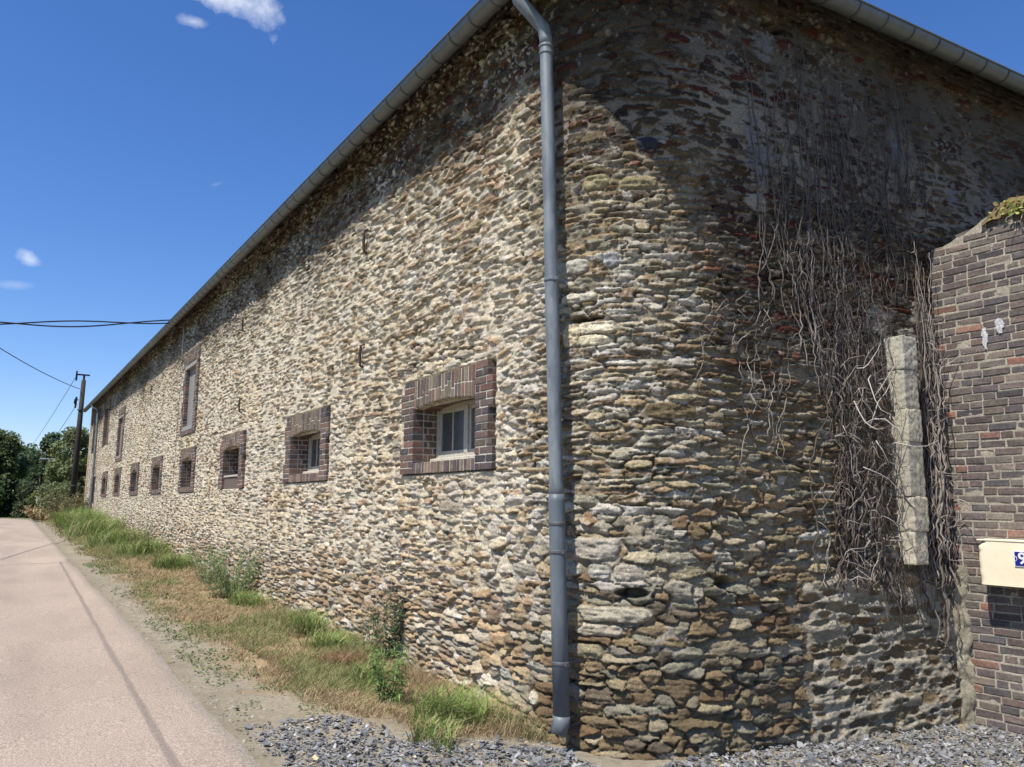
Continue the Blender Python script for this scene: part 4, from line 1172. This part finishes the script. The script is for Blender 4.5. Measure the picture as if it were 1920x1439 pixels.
# tufts and weeds as things
def tuft(x, y, n, h, rad, cols, name, label, cat='grass tuft', group=None, lean=.9, w=.0045, curve=.8):
    z = float(zground(x, y)); n = int(n * 1.1); h = h * 1.1; rad = rad * 1.35; lean = lean * 1.15
    a = rng.uniform(0, 6.28, n); r = rad * np.sqrt(rng.uniform(size=n)) * .6
    r = r * (1 + .5 * np.sin(a * 2 + x * 9) + .3 * np.sin(a * 5 + y)); P = np.stack([r * np.cos(a) * .8, r * np.sin(a) * 1.3, np.zeros(n) - .01], -1)
    c = np.array(cols)[rng.integers(0, len(cols), n)] * rng.uniform(.7, 1.25, (n, 1))
    o = blades(P, rng.uniform(.45, 1.0, n) * h, rng.uniform(.6, 1.2, n) * w, lean, c, name, MT['grass'], curve)
    o.location = (x, y, z); tag(o, label, cat, group); return o
GRN = [(.19, .29, .065), (.25, .35, .09), (.15, .23, .06), (.32, .38, .14), (.44, .38, .20)]
DRY = [(.42, .31, .17), (.33, .22, .13), (.48, .38, .22)]
GG = 'green tufts at the foot of the barn wall'
tuft(3.06, 5.62, 520, .36, .26, GRN, 'grass_tuft', 'bright green grass tuft nearest the downpipe, leaning over dry grass', group=GG)
tuft(2.78, 5.35, 380, .20, .26, GRN + DRY[:1], 'grass_tuft', 'low mixed green tuft beside the slate chippings', group=GG)
tuft(3.25, 9.55, 420, .36, .26, GRN, 'grass_tuft', 'lush green grass tuft against the wall below the second window', group=GG)
tuft(3.12, 8.55, 380, .30, .22, GRN, 'grass_tuft', 'green tuft just left of the brown dead clump', group=GG)
tuft(3.16, 11.9, 420, .32, .3, GRN, 'grass_tuft', 'yellow-green tuft in front of the feathery bush', group=GG)
tuft(3.0, 7.75, 420, .24, .25, [(.30, .17, .10), (.24, .13, .08), (.36, .22, .13)], 'dead_grass_clump', 'reddish brown dead clump slumped against the wall foot', 'dead grass', lean=1.3)
tuft(2.93, 6.95, 240, .26, .2, GRN + [(.2, .2, .08)], 'grass_tuft', 'sparse green tuft below the dark leafy weed', group=GG)
for i, (x, y, n, h, rd) in enumerate([(3.15, 17.5, 400, .45, .5), (3.1, 20.5, 500, .55, .7), (3.0, 24, 600, .6, .9), (2.9, 28.5, 700, .75, 1.1), (3.0, 33, 800, .85, 1.2), (2.6, 36, 800, .8, 1.2), (3.1, 37.5, 600, .8, .7)]):
    tuft(x, y, n, h, rd, GRN + [(.14, .17, .06)], 'grass_tuft', ['green tuft by the wall below the fourth opening', 'green tuft by the wall below the shuttered loft door', 'grass clump by the wall beyond the cable',
         'tall grass clump along the far part of the wall', 'tall grass clump before the far downpipe', 'broad green clump reaching towards the road near the pole', 'tall grass clump at the foot of the far downpipe'][i], group=GG, w=.009)

def weed(x, y, h, nst, spread, cols, leaf, nl, name, label, stemc=(.16, .16, .08), cat='weed', asp=.35, group=None, lo=.1):
    z = float(zground(x, y)); root = empty(name, (x, y, z)); tag(root, label, cat, group)
    m = MB(); LP = []; LN = []
    for i in range(nst):
        a = random.uniform(0, 6.28); s0 = random.uniform(0, spread * .35); hh = h * random.uniform(.6, 1.05)
        p = Vector((math.cos(a) * s0, math.sin(a) * s0, 0)); d = Vector((math.cos(a) * spread * .5, math.sin(a) * spread * .5, hh))
        P_ = [p + d * (k / 6) + Vector((random.gauss(0, .01), random.gauss(0, .01), 0)) * (k > 0) * h for k in range(7)]
        m.tube(P_, [.004 * (1 - .1 * k) * (h ** .5) for k in range(7)], 4, stemc)
        for k in range(nl):
            u = random.uniform(lo, 1); q = P_[0].lerp(P_[-1], u) ; j = min(int(u * 6), 5); q = P_[j].lerp(P_[j + 1], u * 6 - j)
            a2 = random.uniform(0, 6.28); o_ = Vector((math.cos(a2), math.sin(a2), random.uniform(-.2, .8))) * leaf * random.uniform(.4, 1.6)
            LP.append(q + o_); LN.append((math.cos(a2) * .5 + random.gauss(0, .4), math.sin(a2) * .5 + random.gauss(0, .4), .8))
    m.build('stem', MT['vine'], root)
    if LP:
        LP = np.array(LP); LN = np.array(LN); c = np.array(cols)[rng.integers(0, len(cols), len(LP))] * rng.uniform(.7, 1.3, (len(LP), 1))
        leaves(LP, LN, leaf * rng.uniform(.6, 1.3, len(LP)), c, 'foliage', MT['leaf'], asp, parent=root)
    return root
weed(3.34, 7.50, .78, 11, .24, [(.055, .095, .035), (.07, .12, .04), (.04, .07, .03)], .026, 60, 'leafy_weed', 'tall dark leafy weed against the wall between the two nearest windows', lo=.15)
weed(3.30, 7.95, .55, 6, .2, [(.08, .12, .05), (.12, .15, .07)], .02, 30, 'leafy_weed', 'shorter grey-green weed just behind the tall dark one')
weed(2.88, 6.32, .55, 15, .24, [(.14, .23, .06), (.19, .28, .09)], .034, 45, 'leafy_weed', 'upright light green weed standing in dry grass before the wall', asp=.2)
weed(3.2, 13.0, .85, 48, .75, [(.20, .28, .12), (.25, .32, .16), (.16, .23, .09)], .028, 60, 'feathery_bush', 'pale green feathery bush against the wall below the third opening', cat='bush', asp=.25)
weed(3.28, 14.9, .7, 24, .6, [(.20, .27, .12), (.16, .23, .09)], .028, 40, 'feathery_bush', 'small feathery plant just beyond the feathery bush', cat='bush', asp=.25)
weed(3.35, 11.0, .55, 9, .35, [(.15, .19, .09)], .02, 16, 'feathery_bush', 'sparse wispy plant by the wall left of the lush tuft', cat='bush', asp=.25)
weed(3.38, 7.95, 1.15, 9, .35, [(.42, .34, .22), (.34, .26, .16)], .010, 14, 'dry_stalks', 'tall thin dry stalks rising against the wall', (.38, .29, .18), 'dry plant', lo=.5)
weed(3.36, 9.0, .6, 6, .35, [(.42, .34, .22)], .008, 8, 'dry_stalks', 'short dry stalks against the wall beside the second window', (.38, .29, .18), 'dry plant', lo=.5)
weed(3.30, 5.15, .35, 8, .25, [(.42, .34, .22)], .008, 6, 'dry_stalks', 'low dry stalks beside the foot of the downpipe', (.38, .29, .18), 'dry plant', lo=.4)
weed(3.2, 22.5, 1.0, 26, .9, [(.30, .28, .13), (.20, .22, .09)], .03, 20, 'roadside_shrub', 'yellowish scrub by the wall past the shuttered door', cat='shrub')
# brambles and dry bushes round the pole
for (x, y, h, sp, cols, lab) in [(2.6, 40.5, 1.2, 1.3, [(.15, .15, .07), (.12, .14, .05), (.24, .19, .10)], 'brownish dry bramble at the foot of the pole'),
                                 (1.9, 43.0, .75, 1.1, [(.42, .34, .18), (.34, .27, .14)], 'straw-coloured dry bush where the verge meets the road'),
                                 (3.3, 46, 1.8, 1.8, [(.13, .16, .06), (.17, .18, .07)], 'green bramble behind the pole')]:
    weed(x, y, h, 60, sp, cols, .06, 45, 'bramble', lab, (.16, .12, .08), 'bramble')

# pale stones scattered in the road edge dirt
m = MB()
for i in range(1100):
    y = 5.5 + 14 * random.random() ** 1.4; x = 1.55 + abs(random.gauss(0, .28)); a = .004 + .018 * random.random() ** 2.2
    if x > 2.6: continue
    z = float(zground(x, y)); n = random.choice([5, 6, 7]); ph = random.uniform(0, 6)
    ring = [(x + a * math.cos(ph + 6.283 * k / n) * random.uniform(.7, 1.2), y + a * 1.2 * math.sin(ph + 6.283 * k / n) * random.uniform(.7, 1.2)) for k in range(n)]
    h_ = a * random.uniform(.25, .5); V = [(p[0], p[1], z - .004) for p in ring] + [(x + (p[0] - x) * .7, y + (p[1] - y) * .7, z + h_) for p in ring]
    F = [tuple(range(n, 2 * n))] + [(k, (k + 1) % n, n + (k + 1) % n, n + k) for k in range(n)]
    m.add(V, F, random.choice([(.40, .36, .29), (.30, .27, .21), (.26, .22, .16), (.20, .20, .19), (.18, .15, .11), (.22, .19, .14)]))
o = m.build('pebbles', MT['rubble']); tag(o, 'small pale stones lying in the dirt along the road edge', 'pebbles', kind='stuff')

# slate chippings
NCH = 60000
X = rng.uniform(1.3, 8.3, NCH); Y = rng.uniform(1.8, 6.5, NCH)
gb = np.interp(X, [1.5, 2.0, 2.4, 2.6, 2.9, 3.3, 3.52, 3.6, 9], [6.15, 6.2, 6.1, 5.6, 5.15, 5.0, 4.75, 4.3, 3.9])
kp = (Y < gb + (fbm(X * 4, Y * 4, 2, 230) - .5) * .4) & (X > 1.58 + .12 * fbm(Y * 3, Y * 0, 2, 231)) & ((X < 3.4) | (Y < 4.15)) & (X < 7.12)
dns = ss(-.1, .35, gb - Y) * .8 + .2
dns = dns * ss(1.5, 1.9, X)
kp &= rng.uniform(size=NCH) < dns
X, Y = X[kp], Y[kp]; n = len(X)
Zc = zground(X, Y) + rng.uniform(-.004, .030, n)
ax = rng.normal(size=(n, 3)) * .42 + np.array([0, 0, 1.]); ax /= np.linalg.norm(ax, axis=1, keepdims=True)
a = np.cross(ax, rng.normal(size=(n, 3))); a /= np.linalg.norm(a, axis=1, keepdims=True); b = np.cross(ax, a)
sz = .008 + .028 * rng.uniform(size=n) ** 2; asp = rng.uniform(.35, .85, n); th = rng.uniform(.001, .003, n)
K = 5; Vt = []; 
for k in range(K):
    ang = 2 * math.pi * k / K + rng.uniform(-.55, .55, n); q = rng.uniform(.6, 1.3, n)
    Vt.append(np.stack([X, Y, Zc], -1) + a * (np.cos(ang) * sz * q)[:, None] + b * (np.sin(ang) * sz * q * asp)[:, None])
Vt = np.stack(Vt, 1); top = Vt + (ax * th[:, None])[:, None, :]; bot = Vt - (ax * th[:, None])[:, None, :]
V = np.concatenate([top, bot], 1).reshape(-1, 3); bi = np.arange(n)[:, None] * 2 * K
F5 = np.concatenate([bi + np.arange(K)[None, :], bi + np.arange(2 * K - 1, K - 1, -1)[None, :]])
F4 = np.concatenate([bi + np.array([[k, K + k, K + (k + 1) % K, (k + 1) % K]]) for k in range(K)])
pc = np.array([(.15, .155, .163), (.21, .214, .22), (.10, .103, .11), (.29, .29, .285), (.17, .162, .145)])
cc = pc[rng.integers(0, 5, n)] * rng.uniform(.8, 1.25, (n, 1)); cc[rng.uniform(size=n) < .012] = (.5, .42, .25)
ch_ = mesh_np('slate_chippings', V, [F5, F4], MT['chip'], np.repeat(cc, 2 * K, 0))
tag(ch_, 'loose blue-grey slate chippings spread at the foot of the corner', 'gravel', kind='stuff')

# moss and ivy on the brick wall crest
m = MB()
V = []
NY, NX = 60, 22
yy, xx = np.meshgrid(np.linspace(2.2, 3.5, NY), np.linspace(-.03, .34, NX), indexing='ij')
zt = np.interp(yy, [1, 3.0, 3.45, 3.62, 4.05], [4.30, 4.22, 4.16, 4.08, 3.93])
edge = np.minimum(ss(3.5, 3.3, yy), 1) * ss(-.03, .03, xx) * ss(.34, .28, xx)
zz = zt - .03 + edge * (.02 + .12 * fbm(yy * 9, xx * 9, 4, 240)) - .09 * (1 - ss(-.03, .02, xx)) * fbm(yy * 7, xx * 0, 3, 241)
cm = np.array([.08, .06, .038]) * (1 - fbm(yy * 9, xx * 9, 3, 242)[..., None]) + np.array([.17, .125, .06]) * fbm(yy * 9, xx * 9, 3, 242)[..., None]
o = mesh_np('moss', np.stack([BX + xx - .02 * edge, yy, zz], -1).reshape(-1, 3), gridF(NY, NX), MT['moss'], cm.reshape(-1, 3) * 1.1, smooth=True)
tag(o, 'brown dry moss and soil cushioning the top of the brick wall', 'moss', kind='stuff')
iv = empty('ivy', (BX + .02, 3.15, 4.1)); tag(iv, 'small ivy sprig with yellow-green leaves on top of the brick wall', 'ivy')
m = MB()
for i in range(7):
    p = Vector((random.uniform(-.04, .1), random.uniform(-.35, .15), random.uniform(.0, .12))); P_ = [p]
    d = Vector((-.5, random.uniform(-.5, .8), random.uniform(-.9, .2))).normalized()
    for k in range(6):
        d = (d + Vector((random.gauss(0, .3), random.gauss(0, .3), random.gauss(0, .3)))).normalized(); P_.append(P_[-1] + d * .035)
    m.tube(P_, [.006 - .0007 * k for k in range(7)], 5, (.34, .27, .18))
m.build('stem', MT['vine'], iv)
n = 240; LP = rng.normal(size=(n, 3)) * np.array([.035, .11, .04]) + np.array([-.03, -.02, .03]); 
leaves(LP, rng.normal(size=(n, 3)) + np.array([-1, 0, .6]), rng.uniform(.012, .028, n), np.array([(.26, .33, .06), (.17, .25, .05), (.34, .36, .10), (.30, .20, .08)])[rng.integers(0, 4, n)], 'foliage', MT['leaf'], .8, parent=iv)

# ------------------------------------------------------------------ pole and cables
py_, px_ = 44.5, 3.12
pole = empty('utility_pole', (px_, py_, .6)); tag(pole, 'dark wooden utility pole standing just beyond the far end of the barn', 'utility pole')
m = MB(); m.tube([(0, 0, -.4), (.02, 0, 4), (.05, 0, 6.9)], [.15, .125, .10], 14); m.build('pole', MT['pole'], pole, smooth=True)
m = MB(); m.cbox((-.30, -.05, 7.13), (.30, .05, 7.20), .01, (.1, .1, .1)); m.tube([(.05, 0, 6.85), (.05, 0, 7.15)], .05, 8); m.build('crossarm', MT['cable'], pole)
for x in (-.28,):
    m = MB(); m.tube([(x, 0, 7.35), (x, 0, 7.15), (x, 0, 6.9), (x, 0, 6.84)], [.03, .045, .045, .02], 8); m.build('insulator', MT['cable'], pole)
m = MB(); m.tube([(-.12, 0, 5.9), (-.25, -.02, 5.92), (-.28, -.02, 5.7)], [.03, .05, .03], 8); m.tube([(-.2, 0, 6.05), (-.22, 0, 5.5)], .045, 8); m.build('cable_clamp', MT['cable'], pole)
m = MB()
for z in (1.7, 5.4): m.tube([(.01, 0, z), (.01, 0, z + .04)], .148, 14)
m.build('band', MT['iron_zinc'], pole)
def cable(p, q, sag, rad, label, twist=0, n=60, cat='cable', strands=1):
    p = Vector(p); q = Vector(q); m = MB()
    for s_ in range(strands):
        P_ = []
        for i in range(n + 1):
            u = i / n; c = p.lerp(q, u) + Vector((0, 0, -sag * 4 * u * (1 - u)))
            if strands > 1:
                th = u * twist + s_ * math.pi; c = c + Vector((0, .3 * math.sin(th), math.cos(th))) * (.035 + .03 * math.sin(u * 11))
            P_.append(c)
        m.tube(P_, rad, 5, (.02, .02, .02))
    o = m.build('overhead_cable', MT['cable'], smooth=True); tag(o, label, cat); return o
cable((3.3, 20.1, 5.86), (-13.5, 17.5, 5.45), .78, .016, 'pair of twisted black cables running from the barn eave across the road', 24, 90, strands=2)
cable((px_ - .1, py_, 7.05), (-7.0, 8, 8.6), .9, .016, 'single black cable sagging from the pole over the road', n=60)
cable((px_ - .28, py_, 7.7), (1.5, 120, 5.6), .5, .012, 'thin wire leading from the pole crossarm over the trees')
cable((px_ - .15, py_, 6.3), (1.2, 100, 3.5), .8, .012, 'lower thin wire descending from the pole behind the trees')
# small far pole and marker stake among the bushes
fp = empty('distant_pole', (2.75, 62, 0)); tag(fp, 'thin pale pole with a small crossbar among the trees', 'pole')
m = MB(); m.tube([(0, 0, 0), (.06, 0, 4.3)], [.10, .075], 8, (.34, .31, .24)); m.build('pole', MT['wood'], fp)
m = MB(); m.cbox((-.5, -.04, 4.3), (.5, .04, 4.38), .01, (.5, .5, .5)); m.build('crossarm', MT['wood'], fp)
m = MB(); m.tube([(0, 0, 0), (.03, 0, 1.6)], .035, 6, (.42, .42, .40)); o = m.build('marker_stake', MT['wood'], loc=(1.85, 50.5, .2)); tag(o, 'short pale stake standing in the roadside bushes', 'stake')

# ------------------------------------------------------------------ trees at the bend
def tree(x, y, z0, h, rad, cols, label, nleaf=9000, leaf=.11, seed=0, group='trees at the bend of the road', trunk_h=.3, lumps=14, name='tree', cat='tree', flat=1.0):
    root = empty(name, (x, y, z0)); tag(root, label, cat, group); rs = np.random.default_rng(seed); rd = random.Random(seed)
    m = MB(); th = h * trunk_h
    m.tube([(0, 0, -.3), (.05, .03, th), (.1, 0, h * .55), (.05, .1, h * .85)], [.05 * h * .5, .035 * h * .5, .02 * h * .5, .008 * h], 8, (1, 1, 1))
    cs = []
    for i in range(lumps):
        a = rd.uniform(0, 6.28); u = rd.uniform(0.02, 1) ; zc = h * (.12 + .80 * u)
        rr_ = rad * (math.sin(math.pi * min(.95, .22 + .68 * u)) ** .7) * rd.uniform(.25, .80)
        cs.append((rr_ * math.cos(a), rr_ * math.sin(a) * flat, zc, rad * rd.uniform(.26, .46)))
        m.tube([(0.03, 0, max(th * .5, zc * .6)), (rr_ * math.cos(a) * .5, rr_ * math.sin(a) * .5 * flat, zc * .85), (rr_ * math.cos(a), rr_ * math.sin(a) * flat, zc)], [.05, .035, .012], 5)
    m.build('trunk', MT['bark'], root, smooth=True)
    cs = np.array(cs); id_ = rs.integers(0, len(cs), nleaf)
    d = rs.normal(size=(nleaf, 3)); d /= np.linalg.norm(d, axis=1, keepdims=True)
    r = rs.uniform(.45, 1.12, nleaf) ** .7
    P = cs[id_, :3] + d * (r * cs[id_, 3])[:, None] * np.array([1, 1, .85])
    kq = fbm(P[:, 0] * 1.6 + 7, P[:, 2] * 1.6 + P[:, 1], 2, seed) > .33
    P, d, id_ = P[kq], d[kq], id_[kq]
    tone = np.array([rd.uniform(.7, 1.3) for _ in range(len(cs))])[id_][:, None]
    c = np.array(cols)[rs.integers(0, len(cols), len(P))] * tone * rs.uniform(.7, 1.3, (len(P), 1))
    leaves(P, d + rs.normal(size=P.shape) * .6 + np.array([0, 0, .3]), leaf * rs.uniform(.6, 1.4, len(P)), c, 'crown', MT['leaf'], .6, parent=root)
DK = [(.05, .08, .025), (.07, .105, .03), (.04, .065, .025)]; BL_ = [(.05, .09, .04), (.065, .115, .05), (.04, .07, .035)]; OL = [(.13, .155, .05), (.17, .19, .065), (.105, .12, .045)]; LT = [(.14, .18, .07), (.18, .21, .085)]
tree(-.6, 66, -.2, 7.0, 2.9, OL[:1] + DK[:2], 'broad tree at the left edge with sunlit olive top', 16000, seed=1)
tree(-4.5, 62, -.2, 8.5, 3.8, DK, 'dark tree left of the bend', 9000, seed=2)
tree(-9.5, 60, 0, 9, 4.2, DK, 'tall dark tree farthest to the left', 7000, seed=3)
tree(2.5, 68, -.2, 7.5, 2.3, BL_, 'blue-green oak behind the distant pole', 15000, seed=4)
tree(4.0, 58, .1, 6.3, 1.8, OL + LT, 'tall olive tree with thin top behind the pole', 14000, seed=5, leaf=.085)
tree(5.2, 60, .1, 6.2, 1.8, OL, 'olive tree partly hidden by the barn end', 8000, seed=6, leaf=.09)
tree(3.1, 54, .2, 3.8, 1.5, LT + OL, 'light green bush in front of the oak', 9000, .075, seed=7, group='bushes at the bend', trunk_h=.1, name='bush', cat='bush')
tree(3.9, 51, .3, 4.0, 1.4, LT + OL, 'yellow-green bush close behind the pole', 9000, .07, seed=8, group='bushes at the bend', trunk_h=.1, name='bush', cat='bush')
tree(1.9, 57, 0, 2.9, 1.3, DK + [(.10, .09, .05)], 'brownish dark bush beside the marker stake', 8000, .07, seed=9, group='bushes at the bend', trunk_h=.1, name='bush', cat='bush')
tree(2.7, 48.5, .3, 2.3, 1.2, LT, 'low pale green bush by the dry bramble', 6000, .06, seed=10, group='bushes at the bend', trunk_h=.1, name='bush', cat='bush')
tree(.2, 60, -.3, 3.4, 1.9, DK, 'very dark undergrowth bush where the road disappears', 9000, .10, seed=12, group='bushes at the bend', trunk_h=.1, name='bush', cat='bush')
tree(-2.4, 57, -.3, 3.6, 2.2, DK, 'dark hedge bush left of the road end', 7000, .10, seed=13, group='bushes at the bend', trunk_h=.1, name='bush', cat='bush')
tree(6.4, 66, .1, 7.0, 2.4, BL_, 'dark tree behind the barn end', 6000, .12, seed=14)

tree(1.2, 74, -.6, 6.0, 3.0, DK, 'dark tree in the back of the gap between oak and left tree', 9000, .13, seed=15)
tree(2.2, 60, -.2, 4.2, 1.6, DK + BL_, 'dark bush beneath the blue-green oak', 9000, .09, seed=16, group='bushes at the bend', trunk_h=.1, name='bush', cat='bush')
